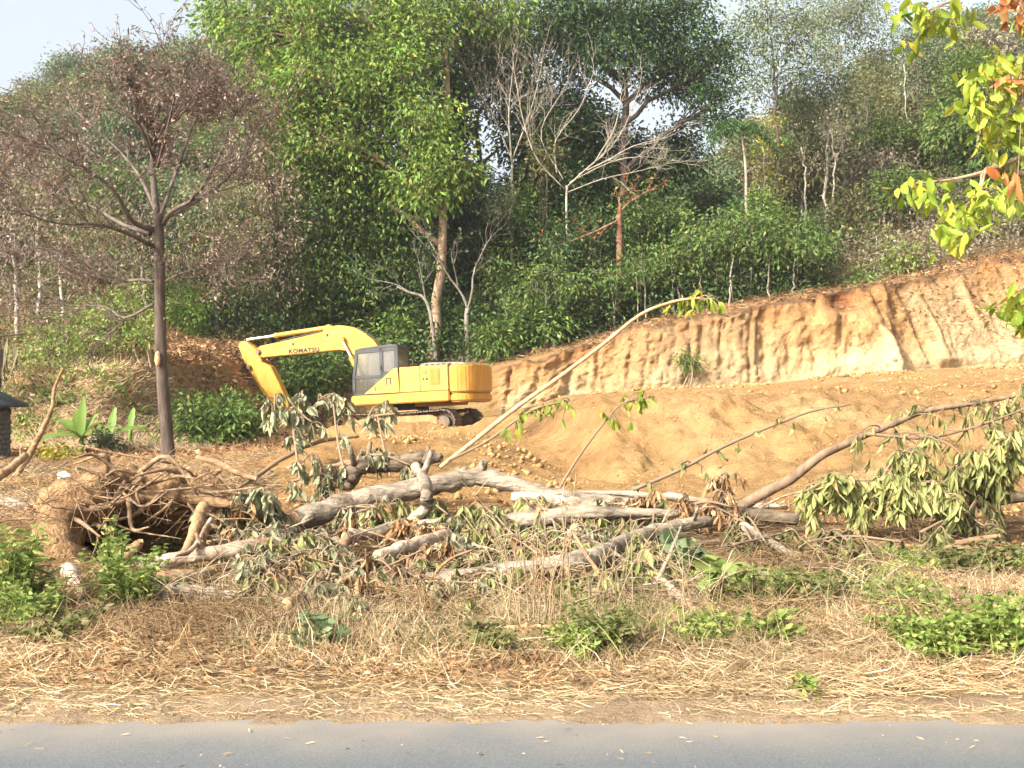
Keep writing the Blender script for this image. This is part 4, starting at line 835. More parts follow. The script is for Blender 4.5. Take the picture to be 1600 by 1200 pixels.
# trees behind the left bank, half dried
tree('drying_tree', 'olive tree with partly dried leaves behind the brown tree', [on_ground(337, 44), P(338, 500, 44), P(335, 420, 44), P(332, 360, 44)], .11, .06,
     [BL(330, 330, 44, 60, 50), BL(380, 300, 45, 60, 55), BL(300, 400, 44, 45, 45), BL(360, 400, 44, 60, 50), BL(410, 380, 45, 50, 60), BL(400, 450, 45, 45, 40), BL(340, 450, 44, 40, 30)], M['bark_pale'], M['leaf_olive'], .19, .08, .8, 22, .4, .5, 31)
tree('drying_tree', 'tree with rusty brown leaves left of the green giant', [on_ground(438, 46), P(438, 500, 46), P(432, 400, 46), P(425, 300, 46)], .16, .08,
     [BL(420, 270, 44, 45, 50), BL(400, 200, 45, 45, 45), BL(435, 340, 44, 40, 50), BL(385, 250, 45, 40, 40), BL(440, 420, 45, 35, 50)], M['bark_dark'], M['leaf_dry'], .17, .075, .75, 20, .42, .5, 32)
for i, (px, py, Y) in enumerate([(20, 400, 38), (90, 350, 42), (150, 420, 40), (55, 300, 45), (220, 400, 43)]):
    tree('drying_tree', ['withered brown tree at the left picture edge above the shed', 'brownish tree behind the crown of the brown tree', 'olive brown tree above the left green scrub', 'pale withered tree high on the left slope', 'thin brown tree right behind the straight dark trunk'][i],
         [on_ground(px + 8, Y), P(px + 5, py + 60, Y), P(px, py, Y)], .09, .05, [BL(px - 25, py - 20, Y, 48, 40), BL(px + 30, py - 10, Y, 45, 45), BL(px, py - 60, Y, 45, 35), BL(px - 10, py + 40, Y, 45, 30)],
         M['bark_pale'], [M['leaf_dry'], M['leaf_olive'], M['leaf_olive'], M['leaf_greydry'], M['leaf_dry']][i], .16, .07, .7, 20, .4, .5, 33 + i)
# dark understorey along the forest edge
G2 = 'dark understorey shrubs along the forest edge'
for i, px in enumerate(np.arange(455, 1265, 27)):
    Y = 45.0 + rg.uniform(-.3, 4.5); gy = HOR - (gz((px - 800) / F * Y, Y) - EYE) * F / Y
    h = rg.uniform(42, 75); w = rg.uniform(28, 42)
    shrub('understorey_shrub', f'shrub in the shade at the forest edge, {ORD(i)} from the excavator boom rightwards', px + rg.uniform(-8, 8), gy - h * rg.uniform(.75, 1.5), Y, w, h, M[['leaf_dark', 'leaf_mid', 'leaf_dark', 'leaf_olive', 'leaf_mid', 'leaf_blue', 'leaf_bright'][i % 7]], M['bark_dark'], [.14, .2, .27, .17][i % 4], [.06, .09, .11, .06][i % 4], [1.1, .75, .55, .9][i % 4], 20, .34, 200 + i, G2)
for i, (px, py, w, h, Y) in enumerate([(830, 500, 45, 45, 43.6), (1020, 395, 60, 50, 47), (930, 440, 60, 45, 47), (900, 500, 45, 35, 45), (785, 535, 35, 35, 43)]):
    shrub('leafy_shrub', ['leafy shrub catching light right above the counterweight', 'large dark shrub below the fan of bare branches', 'dark shrub below the snapped red trunk', 'low dark shrub on the rim left of the leaning pole', 'green shrub touching the start of the cut bank'][i], px, py, Y, w, h, M[['leaf_mid', 'leaf_mid', 'leaf_dark', 'leaf_dark', 'leaf_mid'][i]], M['bark_dark'], .24, .10, 1.1, 22, .34, 250 + i, nb=5)
for i, (px, py, w, h, Y) in enumerate([(800, 420, 48, 60, 45.6), (885, 380, 45, 60, 45.2), (800, 320, 42, 45, 46.2), (930, 340, 50, 40, 46), (1020, 330, 60, 40, 46.5), (850, 250, 35, 35, 46.6), (760, 300, 25, 30, 46.5)]):
    shrub('climbing_vines', ['curtain of vines hiding the thin bare trunk', 'leafy vines around the foot of the bleached tree', 'vines hanging at the right of the sky gap', 'vines beside the snapped red trunk', 'leafy vines right of the snapped red trunk', 'vine clump under the bleached branches', 'small vine clump inside the sky gap'][i], px, py, Y, w, h, M[['leaf_mid', 'leaf_dark', 'leaf_mid', 'leaf_dark', 'leaf_mid', 'leaf_olive', 'leaf_dark'][i]], M['bark_dark'], .2, .085, .8, 22, .36, 270 + i, cat='vines')
# slim young trees on the rim, pale stems
G3 = 'slim young trees on the rim of the cut'
for i, (px, top, Y) in enumerate([(1010, 410, 43.9), (1060, 400, 44.2), (1095, 380, 44), (1140, 362, 43.6), (1172, 350, 44.5), (1200, 370, 43.7), (1240, 380, 43.6), (1265, 365, 45), (1120, 345, 45.5), (1225, 345, 45.5), (850, 430, 43.4), (960, 430, 44.0)]):
    b = on_ground(px, Y, -.1); lean = rg.uniform(-10, 10)
    tree('young_tree', f'slim pale-stemmed young tree on the cut rim, {YL[i]}', [b, P(px + lean * .4, (top + 480) / 2, Y), P(px + lean, top + 10, Y)], .045, .02,
         [BL(px + lean, top, Y, 36, 22), BL(px + lean - 26, top + 18, Y, 26, 18), BL(px + lean + 26, top + 14, Y, 28, 20)], M['bark_pale'], M['leaf_mid'], .22, .095, .95, 20, .3, .6, 300 + i, G3, wig=.03)
for i in range(26):      # bare poles and lianas in the shade
    px = rg.uniform(790, 1290); Y = rg.uniform(43.6, 46.5); b = on_ground(px, Y, -.1); h = rg.uniform(1.4, 3.4); m = MB()
    pp = smooth_path([b, b + [rg.normal() * .1, 0, h * .5], b + [rg.normal() * .3, rg.normal() * .2, h]], 8); tube(m, pp, np.linspace(.028, .012, 8), 5)
    o = m.build('sapling_stem', M['bark_pale'], None, b, True); o.location = b; tag(o, 'thin bare sapling stem standing in the shade behind the cut rim', 'sapling', 'bare sapling stems behind the rim')
# brushy slope on the right
G4 = 'dry brush on the right slope'
kinds = ['leaf_greydry', 'leaf_olive', 'leaf_pale', 'leaf_olive', 'leaf_greydry', 'leaf_mid']
for i in range(34):
    px = rg.uniform(1235, 1640); Y = rg.uniform(46, 62); gy = HOR - (gz((px - 800) / F * Y, Y) - EYE) * F / Y; h = rg.uniform(26, 50); w = rg.uniform(28, 50)
    shrub('brush', 'dry bush on the brushy slope above the right cut', px, gy - h * .7, Y, w, h, M[kinds[i % 6]], M['bark_pale'], .17, .07, .55, 18, .36, 400 + i, G4)
for i, (px, py, w, h, Y, lf) in enumerate([(1380, 215, 45, 35, 58, 'leaf_mid'), (1520, 110, 50, 70, 56, 'leaf_mid'), (1470, 210, 40, 50, 57, 'leaf_olive'), (1420, 400, 35, 22, 45, 'leaf_weed'), (1340, 435, 30, 16, 44, 'leaf_mid'), (1440, 90, 50, 60, 66, 'leaf_pale'), (1400, 300, 50, 40, 52, 'leaf_mid'), (1320, 330, 40, 40, 50, 'leaf_olive')]):
    shrub('hill_bush', ['green bush crowning the brushy right slope', 'dense green tree-like bush high at the right', 'olive bush behind the hanging yellow leaves', 'light green bush on the rim of the right cut', 'small green bush on the rim above the red hollow', 'pale bush against the top of the right hill', 'green bush midway up the right slope', 'olive bush above the young trees'][i], px, py, Y, w, h, M[lf], M['bark_brown'], .2, .085, 1.0, 22, .38, 450 + i)
for i, (px, t, Y) in enumerate([(1355, 150, 58), (1415, 100, 62), (1300, 200, 52), (1255, 230, 50), (1450, 180, 60), (1380, 250, 54)]):
    tree('pale_stem_tree', ['thin white-stemmed tree on the hill crest', 'bleached bare tree below the hill crest', 'thin pale tree among grey brush', 'crooked pale stem beside the yellow tree', 'pale dry tree on the upper right slope', 'short pale tree in the middle of the slope'][i], [on_ground(px, Y), P(px + 4, (t + 330) / 2, Y), P(px - 3, t, Y)], .06, .025,
         [BL(px, t, Y, 30, 28), BL(px + 15, t + 35, Y, 25, 22)], M['bark_pale'], M['leaf_greydry' if i % 2 else 'leaf_pale'], .16, .06, .45, 14, .4, .4, 480 + i)
# wooded hills: five kinds, copied over the slopes
protos = []
for i, (lf, nm, w, h) in enumerate([('leaf_pale', 'pale green', 1.0, 1.0), ('leaf_mid', 'mid green', 1.1, .9), ('leaf_olive', 'olive', .9, 1.0), ('leaf_greydry', 'dry brown', .9, .8), ('leaf_dark', 'dark green', 1.1, 1.1)]):
    z = np.array([0, 0, 0.])
    protos.append((nm, tree('hill_tree', 'x', [z, z + [.1, 0, 1.6], z + [0, .1, 3.2 * h], z + [0, 0, 4.4 * h]], .13, .05, [(z + np.array([a, b, c * h]), np.array([r * w, r * w, r * .8 * h])) for a, b, c, r in [(0, 0, 4.7, 1.3), (1.1, .3, 3.6, 1.2), (-1.0, .5, 3.8, 1.25), (.2, -1.0, 3.3, 1.3), (-.3, .9, 4.2, 1.1), (.9, -.7, 2.6, 1.0), (-.9, -.6, 2.5, 1.0)]],
                            M['bark_pale'], M[lf], .27, .13, .75, 20, .42, .4, 500 + i)))
spots = []
for _ in range(4000):
    Y = rg.uniform(54, 122); px = rg.uniform(-350, 1950); x = (px - 800) / F * Y
    if 650 < px < 830 and Y < 90: continue
    if any((x - a) ** 2 + (Y - b) ** 2 < (2.1 + .012 * Y) ** 2 for a, b, _p in spots): continue
    spots.append((x, Y, px))
    if len(spots) >= 250: break
used = set()
for x, Y, px in spots:
    z = gz(x, Y); side = 'left' if px < 560 else ('centre' if px < 1150 else 'right')
    pk = {'left': [0, 1, 1, 2, 0, 3], 'centre': [4, 1, 0], 'right': [3, 2, 0, 3, 1]}[side]; k = pk[rg.integers(len(pk))]; nm, p = protos[k]
    lab = {'left': f'{nm} tree on the wooded hill in the left background', 'centre': f'{nm} tree far behind the gap in the forest', 'right': f'{nm} tree on the upper right hillside'}[side]
    s = rg.uniform(.75, 1.25) * (1.0 if side != 'centre' else .8); loc = (x, Y, z - .25); sv = (s * rg.uniform(.9, 1.15), s * rg.uniform(.9, 1.15), s * rg.uniform(.8, 1.2)); rz = rg.uniform(0, 6.28)
    if k in used: copy_tree(p, loc, rz, sv, lab, f'{nm} trees of the {side} hillside')
    else:
        used.add(k); p.location = loc; p.rotation_euler = (0, 0, rz); p.scale = sv; tag(p, lab, None, f'{nm} trees of the {side} hillside')
# low growth covering the forest floor and the hills
def cover(name, label, n, xr_, Yr, lf, h, L, Wd, nl, seed, rc=.35):
    r = np.random.default_rng(seed); pts = []
    while len(pts) < n:
        Y = Yr[0] + (Yr[1] - Yr[0]) * r.random() ** 1.4; px = r.uniform(*xr_); x = (px - 800) / F * Y
        z = gz(x, Y); 
        pts.append((x, Y, z + r.random() ** 1.5 * h * (.6 + Y / 90)))
    pts = np.array(pts); m = MB(); sc = pts[:, 1] / 50
    c = np.repeat(pts, nl, 0); s = np.repeat(sc, nl)[:, None]; off = r.normal(size=c.shape) * rc * s * np.array([1, 1, .6])
    leaves2(m, c + off, nrm(off) + r.normal(size=c.shape) * .5, L * s[:, 0] * r.uniform(.7, 1.3, len(c)), Wd * s[:, 0] * r.uniform(.7, 1.3, len(c)), r)
    o = m.build(name, lf, None); tag(o, label, 'undergrowth', None, 'stuff'); return o
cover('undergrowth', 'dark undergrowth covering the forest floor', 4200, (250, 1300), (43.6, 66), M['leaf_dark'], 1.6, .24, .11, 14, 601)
cover('hill_undergrowth', 'olive undergrowth on the left hill', 3200, (-350, 640), (50, 118), M['leaf_olive'], 1.4, .24, .12, 14, 602)
cover('bank_undergrowth', 'olive weeds on the left bank', 300, (-250, 250), (32.5, 46), M['leaf_olive'], .6, .24, .10, 14, 605)
cover('hill_brush', 'dry brush covering the right hill', 3800, (1120, 2000), (44.5, 118), M['leaf_greydry'], 1.2, .22, .09, 14, 603)
cover('hill_greenery', 'green low growth on the hills', 2600, (-350, 2000), (52, 118), M['leaf_mid'], 1.6, .26, .13, 14, 604)
# ------------------------------------------------------------------ felled timber in the foreground
def seat(pts, lift=0, f=.9):
    """draw control points that would lie under the soil forward until they rest on it"""
    return [(a, b, min(Y, hitY(a, b + r * f + lift) - .02), r) for a, b, Y, r in pts]
def log(name, label, pts, bark, sides=14, seed=1, cut=(1, 1), stubs=0, group=None, cat='log', side=None, endmat='wood_raw', rough=.22):
    """pts: (px, py, distance, radius in pixels); a knotty stem with sawn or broken ends, side: further stems"""
    rng = np.random.default_rng(seed); pts = seat([(a, b, Y - (.6 if Y < 13 else .15), r) for a, b, Y, r in pts], 11 if 300 < pts[0][0] < 1300 else 3, 1.3); c = np.array([(*P(a, b, Y), r / F * Y) for a, b, Y, r in pts]); org = c[0, :3]
    root = empty(name, org, label, cat, group)
    n = max(14, len(pts) * 5); pp = smooth_path(c, n); pp[1:-1, :3] += rng.normal(size=(n - 2, 3)) * pp[1:-1, 3:4] * .10
    pp[:, 3] *= 1 + .16 * fbm(np.arange(n) * .6, seed * 3.3, 0, seed)
    m = MB(); tube(m, pp[:, :3], pp[:, 3], sides, True, rough, rng); m.build('stem', bark, root, org, True)
    for e, i, k in ((cut[0], 0, 1), (cut[1], -1, -2)):
        if e:
            d = nrm(pp[i, :3] - pp[k, :3]); m = MB(); tube(m, [pp[i, :3] + d * .002, pp[i, :3] + d * .012], [pp[i, 3] * .93, pp[i, 3] * .80], sides); m.build('cut_end', M[endmat], root, org)
    for s in range(stubs):
        i = rng.integers(2, n - 2); d = nrm(rng.normal(size=3) + np.array([0, -.6, .6])); m = MB(); l = pp[i, 3] * rng.uniform(1.6, 4)
        tube(m, [pp[i, :3], pp[i, :3] + d * l * .6, pp[i, :3] + d * l], [pp[i, 3] * .45, pp[i, 3] * .33, pp[i, 3] * .25], 7); m.build('stub', bark, root, org, True)
    for sp_ in (side or []):
        c2 = np.array([(*P(a, b, Y), r / F * Y) for a, b, Y, r in seat(sp_)]); p2 = smooth_path(c2, max(9, 4 * len(sp_))); m = MB(); tube(m, p2[:, :3], p2[:, 3], 8, True, .18, rng); m.build('side_branch', bark, root, org, True)
    return root

def spray(name, label, paths, bark, leaf, nt=18, tl=.45, nl=9, L=.17, Wd=.06, seed=1, hang=.9, cat='branch', group=None, curl=.3, only_end=0.0, spread=1.0, lift=0):
    """felled branch: first path the stem, the rest side branches (px, py, Y, r px); twigs with hanging wilted leaves"""
    rng = np.random.default_rng(seed); cs = [np.array([(*P(a, b, Y), r / F * Y) for a, b, Y, r in seat(p, lift)]) for p in paths]; org = cs[0][0, :3]
    root = empty(name, org, label, cat, group); tw = MB(); lf = MB(); pts = []; dirs = []
    for i, c in enumerate(cs):
        n = max(10, 4 * len(c)); pp = smooth_path(c, n); m = MB(); tube(m, pp[:, :3], pp[:, 3], 8 if i == 0 else 6, True, .15, rng); m.build('stem' if i == 0 else 'side_branch', bark, root, org, True)
        lo = int(n * only_end)
        for t in range(nt):
            k = rng.integers(lo, n); s = pp[k, :3]; d = nrm(rng.normal(size=3) * np.array([1, .8, .5]) * spread + nrm(pp[min(k + 1, n - 1), :3] - pp[max(k - 1, 0), :3]) * .5)
            e = s + d * tl * rng.uniform(.5, 1.2) + np.array([0, 0, -hang * tl * .45]); q_ = bez(s, s + d * tl * .6 + np.array([0, 0, .05]), e, 6)
            q_[:, 2] = np.maximum(q_[:, 2], .02); tube(tw, q_, np.linspace(.008, .003, 6), 4, False)
            for l in range(nl):
                u = rng.uniform(.25, 1.0); b = q_[min(int(u * 5), 4)] * (1 - (u * 5) % 1) + q_[min(int(u * 5) + 1, 5)] * ((u * 5) % 1); pts.append(b)
                dirs.append(np.array([0, 0, -hang]) + rng.normal(size=3) * np.array([.38, .38, .25]) + d * .2)
    tag(tw.build('twigs', M['twig'], root, org), kind='stuff'); p = np.array(pts); n = len(p)
    leaves8(lf, p, np.array(dirs), L * rng.uniform(.4, 1.25, n), Wd * rng.uniform(.45, 1.25, n), rng, curl * 2.0, .45); tag(lf.build('leaves', leaf, root, org), kind='stuff')
    return root

# --- logs
EYEV = Vector((0, 0, EYE))
def hitY(px, py):
    q = P(px, py, 10.0); h = BVH.ray_cast(EYEV, (Vector(q) - EYEV).normalized()); return h[0].y if h[0] is not None else 99.0
log('fallen_log', 'thick grey log with broken orange end lying across the middle of the heap', [(462, 812, 13.1, 15), (500, 802, 13.2, 18), (560, 784, 13.3, 19), (620, 770, 13.4, 17), (690, 754, 13.5, 16), (745, 745, 13.6, 14), (790, 752, 13.5, 13), (850, 772, 13.4, 13), (930, 782, 13.4, 12), (1040, 792, 13.4, 9)], M['log_grey'], 16, 1, stubs=7,
    side=[[(735, 745, 13.6, 10), (750, 735, 13.6, 9), (757, 722, 13.5, 6)], [(470, 820, 13.1, 10), (485, 822, 13.0, 12), (505, 815, 12.9, 9)]])
log('fallen_log', 'split pale log lying along the far end of the grey log', [(800, 776, 13.0, 8), (850, 782, 13.0, 13), (900, 792, 13.0, 13), (960, 797, 13.0, 11), (1030, 806, 13.0, 8)], M['log_white'], 12, 2)
log('crooked_branch', 'crooked grey branch hooked over the thick log', [(648, 728, 13.1, 8), (660, 745, 13.0, 9), (667, 770, 12.95, 9.5), (664, 795, 12.9, 9), (640, 815, 12.8, 9), (600, 828, 12.7, 9), (565, 836, 12.6, 9), (538, 842, 12.5, 10)], M['log_grey'], 12, 3, cat='branch', stubs=1)
log('charred_log', 'dark knobbly log bent above the thick grey log', [(540, 765, 13.9, 10), (548, 745, 13.9, 13), (560, 730, 13.9, 13), (590, 726, 14, 11), (625, 724, 14, 14), (660, 716, 14, 12), (690, 716, 14, 7)], M['log_dark'], 12, 4, stubs=3, side=[[(650, 722, 14, 8), (675, 712, 13.9, 7), (690, 714, 13.8, 4)], [(650, 716, 14, 6), (665, 709, 14.0, 4), (676, 706, 14, 2)]])
log('pole', 'short brown pole slanting down to the ground left of the heap centre', [(545, 838, 12.2, 7), (530, 865, 12.0, 9), (500, 905, 11.8, 9), (470, 930, 11.6, 9), (448, 945, 11.5, 10)], M['log_brown'], 12, 5, cat='branch')
log('birch_white_log', 'white-barked log pointing from the stump hole to the right', [(200, 876, 11.0, 8), (240, 880, 11.0, 11), (290, 872, 11.1, 11), (340, 864, 11.2, 12), (400, 855, 11.4, 13), (440, 850, 11.6, 11)], M['log_white'], 14, 6, stubs=2)
log('fallen_log', 'grey log at the bottom of the heap left of the pole', [(235, 930, 10.4, 8), (290, 922, 10.5, 11), (350, 930, 10.5, 10), (420, 936, 10.6, 8), (446, 940, 10.7, 6)], M['log_grey'], 12, 7)
log('fallen_log', 'brown rotten log beneath the bottom grey log', [(225, 905, 11.0, 10), (280, 905, 11, 14), (330, 898, 11.1, 10)], M['log_brown'], 12, 8)
log('fallen_log', 'short pale orange log under the crooked branch', [(590, 868, 12.0, 10), (640, 856, 12.1, 13), (690, 840, 12.2, 12), (702, 836, 12.2, 8)], M['log_white'], 12, 9)
log('fallen_log', 'grey log half hidden behind the wilted leaves in the middle', [(640, 820, 12.8, 8), (740, 815, 12.8, 10), (830, 812, 12.7, 14), (880, 803, 12.7, 14), (960, 800, 12.7, 9), (1060, 802, 12.7, 7)], M['log_grey'], 12, 10)
log('forked_log', 'forked grey-brown log lying low at the right of the heap', [(650, 906, 11.0, 9), (740, 898, 11.0, 12), (830, 888, 11.1, 14), (900, 878, 11.3, 17), (950, 862, 11.6, 14), (1000, 838, 12.0, 12), (1060, 822, 12.4, 11), (1110, 815, 12.6, 9)], M['log_grey'], 14, 11, stubs=2,
    side=[[(930, 874, 11.3, 13), (985, 876, 11.2, 11), (1035, 882, 11.1, 8)], [(940, 880, 11.3, 9), (990, 892, 11.0, 6), (1010, 902, 10.9, 4)]])
log('fallen_log', 'dark log emerging right of the forked log', [(1060, 800, 13, 8), (1140, 800, 13.1, 10), (1200, 806, 13.1, 10), (1250, 812, 13, 8)], M['log_dark'], 12, 12)
log('fallen_log', 'short bleached log stuck in the orange soil at lower right', [(1034, 906, 10.2, 5), (1060, 930, 10.0, 7), (1095, 960, 9.8, 6)], M['log_white'], 10, 13)
log('fallen_log', 'thin grey log slanting through the weeds right of centre', [(1160, 820, 12.4, 7), (1200, 845, 12.0, 7), (1245, 872, 11.6, 5), (1270, 885, 11.4, 3)], M['log_grey'], 10, 14)
log('fallen_log', 'dark log at the right edge behind the wilted greenery', [(1440, 802, 13.2, 9), (1490, 795, 13.2, 10), (1540, 783, 13.2, 9), (1620, 776, 13.3, 8)], M['log_dark'], 12, 15)
log('fallen_log', 'brown log below the dark one at the right edge', [(1470, 858, 12.0, 4), (1510, 846, 12.0, 5), (1560, 838, 12, 4)], M['log_brown'], 10, 16)
log('fallen_log', 'thin bleached log along the crest of the heap right of the thick log', [(900, 770, 14.2, 4), (980, 772, 14.2, 5), (1060, 778, 14.2, 7), (1140, 788, 14.2, 6), (1230, 792, 14.2, 4)], M['log_white'], 10, 17)
log('leaning_stick', 'peeled stick leaning against the bank beside the shed', [(28, 740, 17, 4.5), (45, 712, 17, 5), (62, 680, 17, 4.5), (80, 640, 17, 3.2), (86, 605, 17, 2.6), (98, 577, 17, 2)], M['log_brown'], 10, 18, cat='branch', side=[[(60, 682, 17, 3), (55, 672, 17, 2), (58, 668, 17, 1.5)], [(35, 725, 17, 3), (32, 700, 17, 2)]])
log('fallen_log', 'weathered log at the far left edge of the heap', [(-25, 760, 14.5, 7), (12, 735, 15, 7), (40, 712, 15.5, 6)], M['log_brown'], 10, 19)
log('fallen_log', 'grey log lying flat at the left edge below the weathered one', [(-20, 775, 13.6, 10), (15, 785, 13.5, 9), (45, 795, 13.4, 7)], M['log_grey'], 10, 20)
log('fallen_branch', 'brown branch lying on the mound right of the brown tree', [(308, 714, 15.5, 3.5), (340, 724, 15.5, 5), (370, 738, 15.4, 5), (400, 748, 15.3, 4)], M['log_brown'], 10, 21, cat='branch', side=[[(352, 727, 15.4, 4), (320, 755, 15.0, 4), (300, 780, 14.6, 3), (288, 812, 14.2, 2)]])
log('root_log', 'reddish root running along the top of the stump hole', [(150, 790, 12.8, 5), (200, 780, 12.8, 9), (260, 774, 12.8, 10), (310, 780, 12.7, 9), (362, 788, 12.6, 7)], M['log_brown'], 10, 22, cat='root')
log('fallen_branch', 'long thin branch lying across the mound below the excavator', [(330, 790, 15, 3), (400, 745, 15.6, 3), (450, 712, 16.2, 3.5), (500, 690, 16.6, 3), (560, 682, 16.8, 2)], M['twig'], 8, 23, cat='branch', side=[[(470, 703, 16.3, 2), (490, 722, 16.1, 2), (520, 728, 16, 3), (545, 722, 15.8, 4), (600, 722, 15.6, 2)]])
log('bamboo_stick', 'pale yellow stick lying level in the weeds', [(745, 984, 9.3, 3), (800, 980, 9.3, 3.5), (868, 979, 9.3, 3)], M['wood_raw'], 8, 24, cat='stick')
log('thin_stick', 'thin pale stick leaning down in front of the stump hole', [(330, 810, 11.6, 3), (300, 858, 11.0, 4), (275, 868, 10.8, 3)], M['log_white'], 8, 25, cat='stick')
# --- long poles and leafy branches reaching out of the heap
spray('leaning_pole', 'long bare pole leaning far over the dug slope with leaves near its tip', [[(688, 730, 13.6, 3.4), (740, 690, 13.8, 3.6), (800, 642, 14, 3.5), (870, 592, 14.2, 3.3), (940, 540, 14.4, 3), (1000, 492, 14.5, 2.6), (1050, 472, 14.6, 2.2), (1090, 466, 14.6, 2), (1107, 469, 14.6, 1.2)]], M['wood_raw'], M['leaf_near'], 16, .22, 3, .16, .075, 31, 1.2, only_end=.70)
spray('leafy_twig', 'thin twig with yellow-green leaves hanging below the pole', [[(700, 720, 13.4, 2.2), (760, 690, 13.5, 2), (830, 642, 13.5, 1.8), (890, 625, 13.5, 1.2)]], M['twig'], M['leaf_near'], 16, .2, 3, .14, .07, 32, 1.2, only_end=.45)
spray('leafy_twig', 'upright twig with yellow leaves in front of the scraped slope', [[(870, 770, 13.4, 2), (900, 720, 13.5, 2), (935, 672, 13.5, 1.6), (970, 632, 13.5, 1.3), (1010, 622, 13.5, 1)]], M['twig'], M['leaf_near'], 16, .18, 3, .13, .065, 33, 1.2, only_end=.5)
spray('thin_branch', 'long thin branch rising to the right over the orange slope', [[(990, 765, 13.4, 3), (1060, 735, 13.5, 3), (1130, 698, 13.6, 2.8), (1200, 668, 13.7, 2.3), (1270, 642, 13.8, 1.8), (1330, 632, 13.8, 1)]], M['twig'], M['leaf_wiltg'], 14, .22, 3, .13, .06, 34, 1.2)
spray('big_branch', 'stout bowed branch arching right above the heap, curtain of wilted leaves', [[(1145, 798, 13.2, 9), (1185, 775, 13.1, 9), (1230, 752, 13, 8), (1262, 728, 12.9, 7.5), (1290, 708, 12.9, 7), (1350, 680, 12.8, 6), (1400, 660, 12.7, 5.5), (1445, 642, 12.7, 5), (1520, 630, 12.6, 4), (1630, 612, 12.5, 2.5)],
      [(1355, 678, 12.7, 3), (1400, 682, 12.5, 3), (1450, 684, 12.4, 2.6), (1520, 668, 12.3, 2.2), (1610, 636, 12.2, 1.5)], [(1460, 640, 12.7, 4), (1530, 632, 12.8, 3.6), (1580, 652, 12.8, 3), (1630, 680, 12.8, 2)]], M['bark_brown'], M['leaf_wiltg'], 20, .5, 7, .17, .05, 35, 1.2, only_end=.3)
for i, (px, py, w, n, Y, lf, L) in enumerate([(1300, 775, 60, 60, 12.4, 'leaf_wiltg', .19), (1400, 750, 70, 110, 12.3, 'leaf_wiltg', .2), (1440, 770, 50, 60, 12.1, 'leaf_wiltg', .2), (1560, 720, 55, 50, 12.0, 'leaf_wiltg', .2), (1530, 760, 60, 30, 12.3, 'leaf_olive', .2),
        (400, 790, 50, 55, 12.4, 'leaf_wilt', .18), (390, 850, 55, 60, 11.9, 'leaf_wilt', .18), (430, 890, 55, 60, 11.5, 'leaf_wilt', .18), (520, 900, 60, 60, 11.6, 'leaf_wilt', .19), (560, 930, 50, 50, 11.2, 'leaf_wilt', .18), (470, 860, 50, 50, 12.0, 'leaf_wilt', .19),
        (625, 905, 60, 45, 11.4, 'leaf_wilt', .18), (770, 830, 60, 65, 12.2, 'leaf_wiltg', .19), (830, 860, 60, 60, 11.9, 'leaf_wiltg', .19), (900, 830, 60, 40, 12.3, 'leaf_olive', .19), (760, 905, 55, 45, 11.1, 'leaf_wiltg', .18), (700, 870, 50, 35, 11.8, 'leaf_wilt', .18), (980, 790, 55, 22, 13.0, 'leaf_crisp', .16), (1100, 800, 60, 26, 12.8, 'leaf_crisp', .17), (1130, 750, 30, 10, 13.2, 'leaf_crisp', .16),
        (590, 720, 60, 26, 13.8, 'leaf_wilt', .15), (500, 745, 50, 20, 13.6, 'leaf_wilt', .15), (455, 650, 45, 30, 16.2, 'leaf_wilt', .22), (520, 625, 30, 9, 16.4, 'leaf_wilt', .2), (590, 650, 30, 8, 16, 'leaf_wilt', .18), (1020, 830, 70, 22, 12.4, 'leaf_olive', .17), (1200, 840, 70, 24, 12.0, 'leaf_olive', .17), (870, 900, 50, 18, 11.0, 'leaf_wiltg', .17), (1330, 840, 80, 30, 11.8, 'leaf_olive', .17), (1500, 820, 70, 30, 12, 'leaf_olive', .17)]):
    labs = ['thin curtain of wilted olive leaves under the bowed branch start', 'thickest curtain of drooping olive leaves below the bowed branch', 'drooping leaves at the right end of the curtain', 'wilted greenery hanging at the right picture edge', 'dark olive leaves behind the greenery at the right edge',
        'pale wilted leaves at the upper left of the heap', 'pale wilted leaves hanging over the white log', 'pale wilted leaves left of the slanting pole', 'pale wilted leaves right of the slanting pole', 'pale wilted leaves touching the ground below the pole', 'wilted leaves behind the slanting pole',
        'wilted leaves in front of the short orange log', 'long drooping leaves below the thick grey log', 'long drooping leaves in front of the hidden grey log', 'olive leaves under the split pale log', 'drooping leaves over the low forked log', 'wilted leaves under the crooked branch', 'brown dry leaves on the crest right of the split log', 'brown dry leaves around the dark log', 'brown dry leaf tuft on the thin rising branch',
        'greyish wilted leaves on the dark knobbly log', 'greyish leaves left of the dark knobbly log', 'pale dead leaves in front of the excavator bucket', 'pale dead leaf tuft in front of the tracks', 'few pale leaves below the excavator deck', 'olive leaves between forked log and dark log', 'olive leaves over the thin slanting log', 'drooping leaves at the bend of the forked log', 'low olive leaves below the leaf curtain', 'low olive leaves near the right brown log']
    rng = np.random.default_rng(900 + i)
    def rp(): return (px + w * rng.uniform(-1, 1), py + .55 * w * rng.uniform(-1, 1), Y + rng.uniform(-.3, .3))
    paths = [[(px + w * rng.uniform(-1, -.5), py + rng.uniform(0, 20), Y + .2, 2.6), (px, py - rng.uniform(0, 20), Y, 2.2), (px + w * rng.uniform(.5, 1), py + rng.uniform(-15, 15), Y - .1, 1.4)]]
    for _k in range(4 if n > 12 else 2):
        a_, b_, c_ = (px + w * rng.uniform(-.6, .6), py + 5, Y), rp(), rp(); paths.append([(*a_, 1.8), ((a_[0] + b_[0]) / 2, min(a_[1], b_[1]) - rng.uniform(5, 22), (a_[2] + b_[2]) / 2, 1.5), (*b_, 1.0)])
